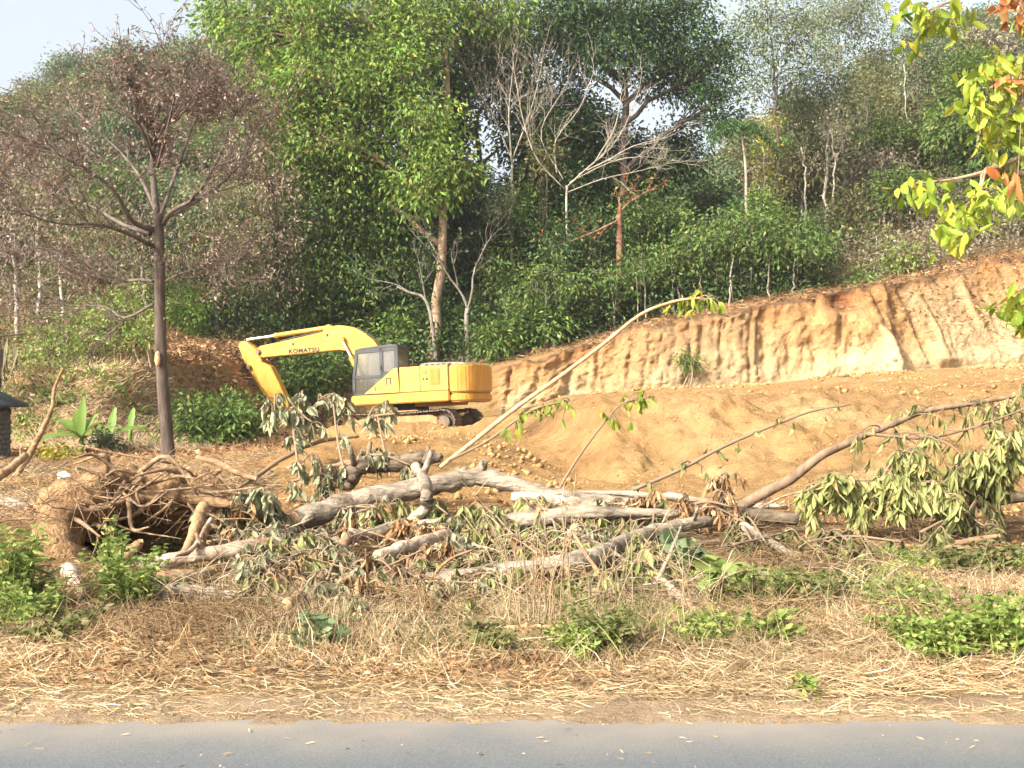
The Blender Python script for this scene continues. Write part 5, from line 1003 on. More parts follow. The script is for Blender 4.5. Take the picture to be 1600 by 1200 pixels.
    if i == 22: paths.append([(470, 760, 14.5, 2), (462, 700, 15.6, 2), (455, 645, 16.2, 1.5)])
    if i in (23, 24): paths.append([(px + 20, 745, 14.8, 2), (px + 8, 690, 15.6, 1.8), (px, py, Y, 1.3)])
    spray('wilted_branch', labs[i], paths, M['twig'], M[lf], max(3, n // 4), .18, 9, L, L * .40 if lf == 'leaf_wilt' else L * .30, 700 + i, 1.2, lift=26)

for i in range(66):
    rng = np.random.default_rng(1500 + i); px, py = 335 + 700 * ((i * .618) % 1.0), rng.uniform(800, 935); Y = min(hitY(px, py + 26) + .15, 12.4); w = 42; lf = ['leaf_wilt', 'leaf_wilt', 'leaf_wiltg', 'leaf_crisp', 'leaf_wilt', 'leaf_wiltg', 'leaf_crisp'][i % 7] if px < 620 else ['leaf_wiltg', 'leaf_olive', 'leaf_wilt', 'leaf_wiltg', 'leaf_crisp', 'leaf_crisp', 'leaf_wiltg'][i % 7]
    paths = [[(px + w * rng.uniform(-1, 1), py + rng.uniform(-10, 30), Y + rng.uniform(-.2, .4), 2.2), (px + rng.uniform(-10, 10), py - rng.uniform(0, 25), Y, 1.8), (px + w * rng.uniform(-1, 1), py + rng.uniform(-25, 20), Y - rng.uniform(-.1, .3), 1.1)] for _ in range(3)]
    spray('wilted_sprig', 'small wilted sprig caught in the felled wood', paths, M['twig'], M[lf], 9, .16, 7, .17, .056, 1600 + i, 1.2, lift=12, group='wilted sprigs in the heap')
# loose sticks thrown through the heap
rk = np.random.default_rng(313)
for i in range(60):
    px, py = rk.uniform(330, 1260), rk.uniform(800, 935); Y = min(hitY(px, py + 6) - .05, 13.2); l = rk.uniform(.35, 1.1); a = P(px, py, Y); an = rk.normal() * .45 + (math.pi if rk.random() < .5 else 0); d = np.array([math.cos(an), rk.normal() * .35, math.sin(an) * .6]) * l
    b_ = a + d; b_[2] = max(b_[2], gz(b_[0], b_[1]) + .02); m = MB(); r0_ = rk.uniform(.008, .026); q_ = smooth_path([a, (a + b_) / 2 + rk.normal(size=3) * .05, b_], 8); tube(m, q_, np.linspace(r0_, r0_ * .5, 8), 7, True, .2, rk)
    o = m.build('broken_stick', M[['log_grey', 'log_brown', 'log_white', 'log_dark'][i % 4]], None, a, True); o.location = a; tag(o, 'thin broken stick loose in the felled wood', 'stick', 'loose broken sticks in the heap')
m = MB()
for i in range(1800):
    px, py = rk.uniform(300, 1560), rk.uniform(785, 945); Y = min(hitY(px, py + 4) - .03, 13.6); l = rk.uniform(.12, .55); a = P(px, py, Y - rk.random() * .8); d = nrm(rk.normal(size=3) * np.array([1, .6, .55])) * l; d[2] = abs(d[2]) * .8 - .05
    tube(m, bez(a, a + d * .5 + rk.normal(size=3) * .04, a + d, 5), np.linspace(rk.uniform(.003, .008), .0015, 5), 3, False)
tag(m.build('brush_tangle', M['twig'], None), 'tangle of fine broken twigs filling the heap', 'brushwood', None, 'stuff')

# --- the uprooted stump and its hole
def lump(mb, pts, rng, rough=.5, sides=12):
    c = np.array([(*P(a, b, Y), r / F * Y) for a, b, Y, r in pts]); pp = smooth_path(c, 26)
    m0 = MB(); pp = smooth_path(c, 70); tube(m0, pp[:, :3], pp[:, 3] * (1 + .3 * fbm(np.arange(70) * .25, pts[0][0], 0, 3)), 22, True)
    V = m0.V[0]; ce = pp[np.minimum(np.arange(len(V)) // 22, 69), :3]; f = .75 * fbm(V[:, 0] * 3.1, V[:, 1] * 3.1, V[:, 2] * 3.1, 7, 5) + .35 * np.abs(fbm(V[:, 0] * 9, V[:, 1] * 9, V[:, 2] * 9, 8, 3)); V = V + (V - ce) * f[:, None]
    mb.add(V, m0.Q[0], m0.T[0])
rs = np.random.default_rng(41); so = P(90, 860, 12); stump = empty('uprooted_stump', so, 'uprooted stump with earth-clad root plate arching over a dark hole', 'stump')
m = MB(); lump(m, [(150, 925, 11.2, 22), (110, 900, 11.3, 34), (92, 855, 11.6, 42), (105, 805, 12.0, 38), (165, 772, 12.3, 36), (240, 765, 12.5, 34), (310, 775, 12.5, 30), (352, 800, 12.5, 26), (362, 850, 12.5, 20)], rs); m.build('root_plate', M['soil_lump'], stump, so)
m = MB(); lump(m, [(120, 880, 12.3, 50), (140, 820, 12.9, 55), (220, 790, 13.2, 55), (300, 795, 13.2, 50), (350, 830, 13.1, 45)], rs); lump(m, [(130, 850, 13.6, 70), (220, 840, 13.9, 70), (320, 845, 13.8, 60)], rs)
m.build('soil_clump', M['soil_lump'], stump, so)
for i in range(78):      # thick roots, one by one
    a = rs.uniform(0, 1); px, py, Y = 85 + 275 * a + rs.normal() * 10, 800 - 40 * math.sin(math.pi * a) + rs.normal() * 14, 12.0 + .5 * a + rs.uniform(-.3, .3)
    ex, ey = px + rs.normal() * 75 - 25, py + rs.uniform(-40, 70); r = rs.uniform(1.5, 5.0) if i % 3 else rs.uniform(1, 3); m = MB()
    q_ = smooth_path(np.array([(*P(px, py, Y), r / F * Y), (*P((px + ex) / 2 + rs.normal() * 18, (py + ey) / 2 + rs.normal() * 14, Y - .15), r * .8 / F * Y), (*P(ex, ey, Y - .3 + rs.uniform(-.3, .3)), r * .3 / F * Y)]), 9); tube(m, q_[:, :3], q_[:, 3], 6, True, .2, rs); m.build('root', M['root'], stump, so, True)
m = MB()
for i in range(330):
    a = rs.uniform(-.25, 1.05); p0 = P(85 + 275 * a + rs.normal() * 18, 800 - 42 * math.sin(math.pi * np.clip(a, 0, 1)) + rs.normal() * 20, 11.9 + .6 * a + rs.uniform(-.5, .5)); d = rs.normal(size=3) * np.array([.26, .2, .16]) + np.array([-.04, -.05, -.05])
    tube(m, bez(p0, p0 + d * .6 + rs.normal(size=3) * .06, p0 + d, 5), np.linspace(.006, .002, 5), 3, False)
tag(m.build('root_fibres', M['root'], stump, so), kind='stuff')
log('buttress_root', 'reddish slab of root standing at the right side of the hole', [(285, 868, 11.6, 5), (300, 840, 11.9, 8), (310, 810, 12.2, 10), (318, 790, 12.4, 9)], M['log_brown'], 10, 42, cat='root', cut=(0, 0))
log('broken_root', 'splintered pinkish root sticking up in front of the hole', [(185, 878, 10.9, 8), (200, 866, 10.9, 9), (215, 850, 11, 7), (222, 846, 11, 4)], M['log_brown'], 9, 43, cat='root')
log('broken_root', 'bleached forked root end at the bottom left of the stump', [(105, 890, 11.0, 13), (125, 925, 10.7, 10), (132, 955, 10.5, 5)], M['log_white'], 9, 44, cat='root', side=[[(125, 925, 10.7, 6), (112, 945, 10.6, 4), (105, 958, 10.5, 2)]])

# ------------------------------------------------------------------ dry grass, litter, clods
def blades(name, label, n, region, mat, L, Wd, up, seed, hz=.05, bend=.65, cat='grass', zfn=None, clump=None):
    """dry stalks: region (px0, px1, Y0, Y1) on the ground; up 0 lying .. 1 standing"""
    r = np.random.default_rng(seed); x0, x1, Y0, Y1 = region
    Y = r.uniform(Y0, Y1, n * 2); px = r.uniform(x0, x1, n * 2); x = (px - 800) / F * Y
    if clump:
        keep = fbm(x * clump[0], Y * clump[0], 0, seed) > clump[1]; x, Y = x[keep], Y[keep]
    x, Y = x[:n], Y[:n]; n = len(x); z = gzs(np.stack([x, Y], -1)); p = np.stack([x, Y, z + r.random(n) * hz], -1)
    a = r.uniform(0, 2 * math.pi, n); e = np.clip(up + r.normal(size=n) * .25, -.05, 1.4); d = np.stack([np.cos(a) * np.cos(e), np.sin(a) * np.cos(e) * .8, np.sin(e)], -1)
    l = (L * r.uniform(.35, 1.3, n))[:, None]; w = (Wd * r.uniform(.6, 1.4, n))[:, None]; s = nrm(np.cross(d, r.normal(size=(n, 3)) * .5 + np.array([0, -1, .4])))
    b = r.normal(size=(n, 3)) * bend; b[:, 2] -= bend * .6
    m1 = p + d * l * .5; tip = p + d * l + b * l * .5
    tip[:, 2] = np.maximum(tip[:, 2], p[:, 2] - .02)
    V = np.stack([p - s * w / 2, p + s * w / 2, m1 + s * w * .45, m1 - s * w * .45, tip], 1).reshape(-1, 3); k = np.arange(n)[:, None] * 5
    o = mesh_np(name, V, k + np.array([[0, 1, 2, 3]]), k + np.array([[3, 2, 4]]), mat); tag(o, label, cat, None, 'stuff'); return o
blades('straw', 'bright dry straw lying along the roadside', 15000, (-500, 2100, 5.95, 7.7), M['straw'], .16, .004, .08, 51, .04, clump=(.9, -.25))
blades('straw_matted', 'matted straw swaths along the roadside', 14000, (-500, 2100, 6.0, 8.6), M['straw'], .24, .0045, .15, 511, .07, clump=(.55, .05))
blades('straw_litter', 'dry straw scattered over the shoulder edge', 3600, (-500, 2100, 5.66, 6.2), M['straw'], .13, .004, .02, 52, .012, clump=(1.3, -.2))
blades('dry_grass', 'brown dry grass on the verge', 34000, (-500, 2100, 6.2, 10.2), M['straw_brown'], .15, .0045, .25, 53, .05, clump=(.8, -.35))
blades('dry_grass_upper', 'yellow dry grass below the logs', 10000, (-400, 2000, 7.4, 9.8), M['straw'], .14, .0045, .4, 54, .04, clump=(.8, .0))
blades('green_grass', 'greenish grass among the straw', 6000, (820, 2000, 7.0, 11.5), M['leaf_olive'], .15, .005, .6, 541, .02, clump=(.7, .08))
blades('tall_dry_grass', 'taller straw tufts on the verge', 8000, (-300, 2000, 6.5, 9.6), M['straw'], .22, .004, .75, 55, .02, clump=(1.1, .02))
blades('upright_grass', 'upright dry grass tufts along the verge', 6500, (350, 2100, 6.9, 8.7), M['straw'], .24, .004, 1.0, 551, .02, clump=(.9, .04))
blades('upright_grass_brown', 'upright brown weeds along the verge', 5500, (-300, 2100, 7.0, 8.8), M['straw_brown'], .22, .004, .95, 552, .02, clump=(.9, -.02))
blades('mound_straw', 'dry straw and shavings over the mound left of the heap', 9000, (-200, 430, 12.6, 19), M['straw'], .26, .008, .12, 56, .05, clump=(.9, -.1))
blades('mound_brown', 'brown dry stems over the left mound', 10000, (-200, 430, 12.4, 22), M['straw_brown'], .28, .008, .2, 57, .06)
blades('bank_grass', 'dry tawny grass hanging on the left bank', 26000, (-250, 330, 25, 33), M['straw'], .30, .013, .5, 58, .08, clump=(.5, -.6))
blades('bank_grass_brown', 'brown weeds on the left bank', 12000, (-250, 470, 24, 46), M['straw_brown'], .34, .014, .5, 59, .1)
blades('rim_grass', 'dry grass and rootlets hanging over the rim of the cut', 4200, (785, 1900, 42.0, 43.6), M['straw_brown'], .42, .016, .1, 591, .08)
blades('heap_stems', 'dry stems among the logs', 6000, (-50, 1750, 10.0, 13.6), M['straw_brown'], .22, .005, .15, 60, .06)
def scatter_leaves(name, label, n, region, mat, L, Wd, seed, hz=.02, clump=None):
    r = np.random.default_rng(seed); x0, x1, Y0, Y1 = region; Y = r.uniform(Y0, Y1, n * 2); x = (r.uniform(x0, x1, n * 2) - 800) / F * Y
    if clump: k = fbm(x * clump[0], Y * clump[0], 0, seed) > clump[1]; x, Y = x[k], Y[k]
    x, Y = x[:n], Y[:n]; p = np.stack([x, Y, gzs(np.stack([x, Y], -1)) + .01 + r.random(len(x)) * hz], -1); d = r.normal(size=p.shape) * np.array([1, 1, .35]); m = MB()
    leaves2(m, p, d, L * r.uniform(.6, 1.4, len(p)), Wd * r.uniform(.6, 1.4, len(p)), r); o = m.build(name, mat); tag(o, label, 'leaf litter', None, 'stuff'); return o
scatter_leaves('leaf_litter', 'fallen brown leaves between straw and logs', 7000, (-300, 1950, 6.2, 13.5), M['litter'], .055, .03, 61, .05, clump=(.8, -.1))
scatter_leaves('bank_litter', 'brown leaf litter on the left slope', 11000, (-150, 480, 22, 48), M['litter'], .17, .08, 62, .08)
scatter_leaves('slope_litter', 'red-brown leaf litter on the slope behind the excavator arm', 7000, (240, 500, 32, 47), M['litter'], .18, .09, 621, .12)
scatter_leaves('rim_litter', 'dark litter along the rim of the cut', 2600, (780, 1700, 42.4, 45), M['litter'], .2, .08, 63, .06)
def sprouts(name, label, n, region, mat, L, Wd, seed, clump, h=.1, nl=8):
    r = np.random.default_rng(seed); x0, x1, Y0, Y1 = region; Y = r.uniform(Y0, Y1, n * 4); x = (r.uniform(x0, x1, n * 4) - 800) / F * Y; k = fbm(x * clump[0], Y * clump[0], 0, seed) > clump[1]; x, Y = x[k][:n], Y[k][:n]
    p = np.stack([x, Y, gzs(np.stack([x, Y], -1))], -1); c = np.repeat(p, nl, 0) + r.normal(size=(len(p) * nl, 3)) * np.array([.04, .04, 0]) + np.array([0, 0, 1]) * (r.random((len(p) * nl, 1)) * h); m = MB()
    leaves2(m, c, r.normal(size=c.shape) + np.array([0, 0, .4]), L * r.uniform(.5, 1.3, len(c)), Wd * r.uniform(.6, 1.3, len(c)), r); o = m.build(name, mat); tag(o, label, 'weeds', None, 'stuff'); return o
sprouts('weed_cover', 'small green weeds sprouting through the straw', 2600, (880, 2000, 7.2, 11.2), M['leaf_weed'], .05, .02, 641, (.75, .05), .10)
sprouts('weed_cover_olive', 'olive weeds sprouting through the straw', 1300, (-300, 2000, 6.9, 9.4), M['leaf_olive'], .045, .018, 642, (.8, .12), .09)
sprouts('bank_weeds', 'green weeds clinging to the left bank', 500, (-250, 250, 26, 30.5), M['leaf_weed'], .14, .06, 643, (.5, .1), .2)
def clods(name, label, n, region, smin, smax, seed, clump=None, mat='clod'):
    r = np.random.default_rng(seed); x0, x1, Y0, Y1 = region; Y = r.uniform(Y0, Y1, n * 3); x = (r.uniform(x0, x1, n * 3) - 800) / F * Y
    if clump: k = fbm(x * clump[0], Y * clump[0] * .6, 0, seed) > clump[1]; x, Y = x[k], Y[k]
    x, Y = x[:n], Y[:n]; n = len(x); z = gzs(np.stack([x, Y], -1)); s = smin + (smax - smin) * r.random(n) ** 3
    B = np.array([[1, 0, 0], [-1, 0, 0], [0, 1, 0], [0, -1, 0], [0, 0, 1], [0, 0, -1]], float); T = np.array([[0, 2, 4], [2, 1, 4], [1, 3, 4], [3, 0, 4], [2, 0, 5], [1, 2, 5], [3, 1, 5], [0, 3, 5]])
    ang = r.uniform(0, 6.28, n); Rm = np.stack([np.stack([np.cos(ang), -np.sin(ang), 0 * ang], -1), np.stack([np.sin(ang), np.cos(ang), 0 * ang], -1), np.stack([0 * ang, 0 * ang, 1 + 0 * ang], -1)], 1)
    V = B[None] * r.uniform(.55, 1.3, (n, 6, 1)) * np.array([1, 1, .75]) + r.normal(size=(n, 6, 3)) * .18; V = np.einsum('nij,nkj->nki', Rm, V) * s[:, None, None] + np.stack([x, Y, z + s * .25], -1)[:, None]
    o = mesh_np(name, V.reshape(-1, 3), None, (np.arange(n)[:, None, None] * 6 + T[None]).reshape(-1, 3), M[mat]); tag(o, label, 'soil', None, 'stuff'); return o
clods('earth_clods', 'loose clods of orange earth on the dug slope', 5000, (420, 1900, 14, 40), .01, .085, 71, (.5, .12))
clods('foot_clods', 'clods fallen at the foot of the cut bank', 2200, (770, 1900, 38.5, 40.6), .02, .13, 72, (.6, -.1))
clods('fine_clods', 'crumbly soil on the slope', 22000, (380, 1900, 13, 39), .006, .034, 73, (.35, -.3))
clods('verge_stones', 'small stones and crumbs along the road edge', 1500, (-300, 1900, 5.3, 6.4), .003, .012, 74)
# ------------------------------------------------------------------ weeds, banana, near tree, shed, small things
def weed(label, px, py, Y, w, h, leaf, L, Wd, n, seed, cat='weed', name='weed', droop=.2):
    rng = np.random.default_rng(seed); Y = min(hitY(px, py + h * .7), 13.0); k = Y / F; x = (px - 800) / F * Y; g = np.array([x, Y, gz(x, Y)]); root = empty(name, g, label, cat); ms = MB(); lf = MB(); P_, D_ = [], []
    top = P(px, py - h, Y)[2]
    for i in range(n):
        b = g + np.array([rng.normal() * w * k * .35, rng.normal() * .12, -.02]); t = np.array([x + rng.uniform(-1, 1) * w * k, Y + rng.normal() * .15, g[2] + (top - g[2]) * rng.uniform(.35, 1.0)])
        q_ = bez(b, (b + t) / 2 + np.array([0, 0, .08]), t, 7); tube(ms, q_, np.linspace(.006, .002, 7), 4, False)
        for j in range(12):
            u = rng.integers(2, 7); P_.append(q_[u] + rng.normal(size=3) * .012); D_.append(np.array([rng.normal(), rng.normal(), rng.uniform(-.3, .6) - droop]))
    ms.build('stems', M['leaf_weed'], root, g); p = np.array(P_); leaves8(lf, p, np.array(D_), L * rng.uniform(.6, 1.3, len(p)), Wd * rng.uniform(.6, 1.3, len(p)), rng, .25); tag(lf.build('leaves', leaf, root, g), kind='stuff'); return root
WD = [('tall green weed at the left picture edge', 25, 905, 10.2, 50, 85, 'leaf_weed', .07, .026, 80), ('lower green weeds below the left edge weed', 45, 955, 9.4, 55, 45, 'leaf_weed', .06, .025, 60), ('bushy green weed in front of the stump hole', 205, 915, 9.9, 60, 60, 'leaf_weed', .065, .026, 90), ('upright weed spire before the dark hole', 176, 880, 10.2, 18, 75, 'leaf_weed', .065, .026, 36),
      ('small green weed before the hole beside the root slab', 262, 850, 11.0, 12, 25, 'leaf_weed', .07, .03, 8), ('bluish broad-leaved weed below the wilted leaves', 500, 990, 8.8, 36, 32, 'leaf_pale', .09, .065, 16), ('green weed tuft right of the pale stalks', 945, 985, 9.0, 60, 42, 'leaf_olive', .05, .02, 60), ('green weed under the yellow stick end', 900, 1005, 8.6, 45, 30, 'leaf_weed', .045, .02, 40),
      ('pale broad-leaved weed right of the forked log', 1078, 872, 11.0, 32, 32, 'leaf_pale', .15, .12, 14), ('bright green lobed weed on the orange soil', 1132, 920, 10.2, 18, 42, 'leaf_weed', .16, .12, 12), ('green creeper patch at the right verge', 1475, 1000, 8.6, 85, 40, 'leaf_weed', .045, .028, 120), ('green creeper at the right picture edge', 1560, 985, 8.8, 70, 55, 'leaf_weed', .05, .03, 120), ('green weed below the leaf curtain', 1420, 945, 9.8, 70, 35, 'leaf_weed', .045, .026, 75),
      ('small bright seedling near the road edge at right', 1257, 1078, 6.9, 18, 16, 'leaf_weed', .06, .03, 6), ('olive weeds in the straw right of centre', 1180, 935, 9.7, 70, 50, 'leaf_olive', .07, .03, 50), ('olive weeds around the lying pipe', 1290, 930, 9.9, 70, 40, 'leaf_olive', .07, .03, 45), ('yellowish weeds left of the pipe end', 1205, 985, 9.0, 45, 30, 'leaf_weed', .06, .03, 25), ('greenish weeds over the brown log at right', 1530, 880, 11.2, 70, 35, 'leaf_olive', .08, .04, 45),
      ('straggly weeds in the straw left of the pale stalks', 760, 1000, 8.7, 40, 30, 'leaf_olive', .06, .03, 20), ('weeds below the right bleached log', 1110, 985, 9.2, 55, 28, 'leaf_weed', .045, .022, 45), ('low weeds along the straw at lower left', 90, 985, 8.6, 50, 25, 'leaf_olive', .07, .03, 26), ('creeping weeds right of the pipe', 1400, 985, 8.8, 50, 25, 'leaf_weed', .045, .025, 50)]
for i, (lab, px, py, Y, w, h, lf, L, Wd, n) in enumerate(WD): weed(lab, px, py, Y, w, h, M[lf], L, Wd, n, 800 + i)
# tall dry stalks fanning up from the straw
rs = np.random.default_rng(88)
for lab, px, py, Y, n, hh in [('sheaf of tall bleached stalks fanning up before the forked log', 835, 1075, 7.6, 20, 1.15), ('second sheaf of bleached stalks right of the tall one', 960, 1050, 7.9, 12, .9), ('short bleached stalks bending over the right verge', 1110, 1040, 8.0, 12, .7), ('bleached stalks in the straw at lower left', 300, 1000, 8.3, 9, .5), ('bleached stalks beside the lying pipe', 1330, 1020, 8.2, 10, .6)]:
    x = (px - 800) / F * Y; g = np.array([x, Y, gz(x, Y)]); root = empty('dry_stalks', g, lab, 'dry plant')
    for k in range(n):
        b = g + np.array([rs.normal() * .12, rs.normal() * .08, -.02]); d = np.array([rs.normal() * .28, rs.normal() * .2, rs.uniform(.5, 1.0)]) * hh; t = b + d; m = MB()
        q_ = bez(b, b + d * .5 + np.array([-d[0] * .3, 0, .12]), t, 9); tube(m, q_, np.linspace(.0055, .002, 9), 4, False)
        for j in range(3):
            u = rs.integers(3, 8); e = q_[u] + np.array([rs.normal() * .16, rs.normal() * .1, rs.uniform(.0, .2)]); tube(m, bez(q_[u], (q_[u] + e) / 2 + [0, 0, .03], e, 4), [.003, .0025, .002, .001], 3, False)
        m.build('stalk', M['straw'], root, g)
# dead vines heaped on the verge
for i, (px, py, Y, w, lab) in enumerate([(330, 1020, 7.5, 130, 'brown tangle of dead vines on the verge mound at left'), (90, 985, 8.3, 100, 'brown tangle of dead vines at the left edge'), (640, 1000, 8.3, 100, 'dark tangle of dead vines below the heap centre'), (1200, 1030, 7.8, 110, 'brown tangle of dead vines by the right road verge'), (1440, 1050, 7.3, 120, 'low brown tangle of vines near the right road edge'), (1230, 930, 10, 90, 'red-brown dead vines under the leaf curtain')]):
    m = MB()
    for k in range(230):
        a = P(px + rs.normal() * w * .5, py, Y); a[1] += rs.normal() * .3; a[2] = gz(a[0], a[1]) + rs.random() ** 2 * .22; d = rs.normal(size=3) * np.array([.16, .12, .07])
        q_ = smooth_path([a - d, a + rs.normal(size=3) * .05, a + d + rs.normal(size=3) * .04], 7); tube(m, q_, np.full(7, .003), 3, False)
    o = m.build('dead_vines', M['straw_brown'], None); tag(o, lab, 'dead vines', None, 'stuff')
# banana-like plants on the bank
def banana(label, px, py, Y, lens, seed, leaf):
    rng = np.random.default_rng(seed); x = (px - 800) / F * Y; g = np.array([x, Y, gz(x, Y)]); root = empty('banana_plant', g, label, 'plant')
    m = MB(); tube(m, smooth_path([g, g + [0, 0, .25], g + [.02, 0, .45]], 6), np.linspace(.07, .04, 6), 8); m.build('stem', leaf, root, g, True)
    for (ax, el, ln, wd) in lens:
        s = g + np.array([0, 0, .4]); d = np.array([math.cos(ax) * math.cos(el), math.sin(ax) * math.cos(el), math.sin(el)]); n = 10; t = np.linspace(0, 1, n)[:, None]
        mid = s + d * ln * t + np.array([0, 0, -1]) * (ln * .45 * math.cos(el)) * t ** 2.2; sd = nrm(np.cross(np.gradient(mid, axis=0), [0, -.3, 1.])); w = wd * np.sin(np.pi * np.clip(t * .92 + .08, 0, 1)) ** .7
        up_ = np.cross(sd, nrm(np.gradient(mid, axis=0))); jag = 1 + rng.uniform(-.18, .1, (n, 1))
        V = np.concatenate([mid - sd * w * jag + up_ * w * .3, mid, mid + sd * w * jag + up_ * w * .3]); i = np.arange(n - 1); Q = np.concatenate([np.stack([i, i + 1, n + i + 1, n + i], -1), np.stack([n + i, n + i + 1, 2 * n + i + 1, 2 * n + i], -1)])
        m = MB(); m.add(V, Q); m.build('leaf', leaf, root, g, True)
mbn = M['leaf_bright']
banana('young banana plant with upright leaf in front of the dry bank', 127, 700, 24, [(1.5, 1.45, 1.0, .11), (.4, 1.1, .8, .13), (2.7, .75, 1.1, .14), (3.5, .25, 1.15, .16), (-.3, .8, .9, .13), (2.2, 1.1, .9, .13), (4.2, .6, .8, .13)], 5, mbn)
banana('smaller banana shoot right of the banana plant', 172, 690, 25, [(.3, .5, 1.0, .13), (1.3, 1.3, .8, .1), (2.6, .6, .8, .12), (3.6, .4, .7, .12)], 6, mbn)
banana('banana shoot at the foot of the dry ridge left of the trunk', 203, 668, 26.5, [(1.4, 1.3, .7, .09), (3.0, .3, .9, .10), (.2, .6, .5, .1)], 7, mbn)
shrub('low_bush', 'yellow-green low bush below the banana plant', 85, 722, 21, 32, 20, M['leaf_yellow'], M['twig'], .1, .06, 1.6, 26, .14, 960)
shrub('low_bush', 'grey-green low bush right of the banana plant', 165, 690, 24.5, 22, 18, M['leaf_pale'], M['twig'], .1, .06, 1.4, 22, .14, 961)
shrub('cliff_bush', 'small green tuft growing on the face of the cut', 1075, 562, 40.9, 20, 18, M['leaf_mid'], M['twig'], .14, .05, 1.5, 22, .18, 962)
# thatch-like bundle of dry palm leaves behind the shed
rt = empty('dry_palm_leaves', P(15, 590, 28), 'grey dry palm leaves hanging behind the shed roof', 'dry leaves')
for i in range(16):
    a = P(rs.uniform(-25, 35), rs.uniform(525, 545), 28.3); m = MB(); leaves8(m, a[None], np.array([[rs.normal() * .15, -.1, -1.]]), np.array([rs.uniform(.7, 1.2)]), np.array([.10]), rs, .1); m.build('leaf', M['leaf_greydry'], rt, P(15, 590, 28))
m = MB(); tube(m, [P(-40, 528, 28.5), P(40, 522, 28.5)], [.03, .025], 6); tube(m, [[P(0, 0, 28.5)[0], 28.5, gz(P(0, 0, 28.5)[0], 28.5) - .1], P(0, 525, 28.5)], [.04, .03], 6); m.build('pole', M['bark_dark'], rt, P(15, 590, 28))
# --- shed at the left edge: brick wall, dark sheet roof
YS = 21.0; ez = P(0, 632, YS)[2]; xr_ = P(45, 0, YS + .85)[0]; xw = P(10, 0, YS + .5)[0]; gz0 = gz(xw - .5, YS) - .1
shed = empty('shed', (xw - 1.2, YS + 1, gz0), 'small brick shed with dark sloping roof at the left picture edge', 'shed'); so = Vector((xw - 1.2, YS + 1, gz0))
M['brick'] = island_mat('brick', (.085, .08, .078), (.17, .16, .155)); M['mortar'] = noise_mat('mortar', (.09, .088, .082), (.15, .145, .135), 20)
M['roof'] = noise_mat('roof_sheet', (.035, .042, .05), (.085, .09, .095), 3, bump=.2, rough=.55)
m = MB()
def bxv(x0, x1, y0, y1, z0, z1):
    V = np.array([(x, y, z) for z in (z0, z1) for y in (y0, y1) for x in (x0, x1)]); return V, [[0, 2, 3, 1], [4, 5, 7, 6], [0, 1, 5, 4], [2, 6, 7, 3], [0, 4, 6, 2], [1, 3, 7, 5]]
m.add(*bxv(xw - 2.4, xw - .012, YS + .012, YS + .7, gz0, ez + .02)); m.build('wall', M['mortar'], shed, so)
bw, bh, gp = .21, .085, .012; bme = None; wl = [c for c in shed.children][0]
row = 0; z = gz0 + .02
while z + bh < ez - .02:
    for face in ('front', 'side'):
        k = -(row % 2) * .5
        while k * (bw + gp) < (2.3 if face == 'front' else .55):
            if bme is None:
                V, Q = bxv(-bw / 2, bw / 2, -.03, .03, -bh / 2, bh / 2); ob = mesh_np('brick', V, Q, None, M['brick']); bme = ob.data
            else: ob = bpy.data.objects.new('brick', bme); COL.objects.link(ob)
            ob.parent = shed
            a = k * (bw + gp) + bw / 2
            ob.location = Vector((xw - a - .002, YS + .028 + rs.normal() * .002, z + bh / 2)) - so if face == 'front' else Vector((xw - .028 + rs.normal() * .002, YS + .06 + a, z + bh / 2)) - so
            if face == 'side': ob.rotation_euler = (0, 0, math.pi / 2)
            k += 1
    z += bh + gp; row += 1
    if row > 13: break
hx = xr_ - 1.75; hz_ = ez + .95       # hipped roof rising to the left
m = MB(); e0 = ez + .0; th = .05
c0, c1, c2, c3 = (xr_, YS - .35, e0), (xr_, YS + .85, e0), (xr_ - 3.5, YS + .85, e0), (xr_ - 3.5, YS - .35, e0); ap = [(hx, YS + .3, hz_)]
V = np.array([c0, c1, c2, c3, ap[0]] + [(a, b, c - th) for a, b, c in (c0, c1, c2, c3)]); m.add(V, [[0, 5, 6, 1], [1, 6, 7, 2], [2, 7, 8, 3], [3, 8, 5, 0], [5, 8, 7, 6]], [[0, 1, 4], [1, 2, 4], [2, 3, 4], [3, 0, 4]]); m.build('roof', M['roof'], shed, so)
m = MB(); m.add(*bxv(xr_ - 3.5, xr_ + .004, YS - .375, YS - .353, e0 - .09, e0 + .005)); m.build('fascia', M['rubber'], shed, so)
# --- pipe, rubbish
mp_, ntp, bpp = mat_new('pvc'); bpp.inputs['Base Color'].default_value = (.55, .56, .56, 1); bpp.inputs['Roughness'].default_value = .4; M['pvc'] = mp_
mw, ntw, bw_ = mat_new('plastic_white'); bw_.inputs['Base Color'].default_value = (.8, .8, .78, 1); bw_.inputs['Roughness'].default_value = .5; M['white'] = mw
po = P(1250, 968, 9.0); pipe = empty('plastic_pipe', po, 'grey-white plastic pipe lying in the weeds with a black end', 'pipe')
m = MB(); tube(m, smooth_path([P(1248, 971, 9.0), P(1300, 968, 9.02), P(1350, 963, 9.05)], 8), np.full(8, .025), 12); m.build('tube', M['pvc'], pipe, po, True)
m = MB(); tube(m, [P(1338, 964.5, 9.05), P(1352, 963, 9.06), P(1372, 961, 9.07)], [.029, .034, .036], 12); m.build('coupling', M['rubber'], pipe, po, True)
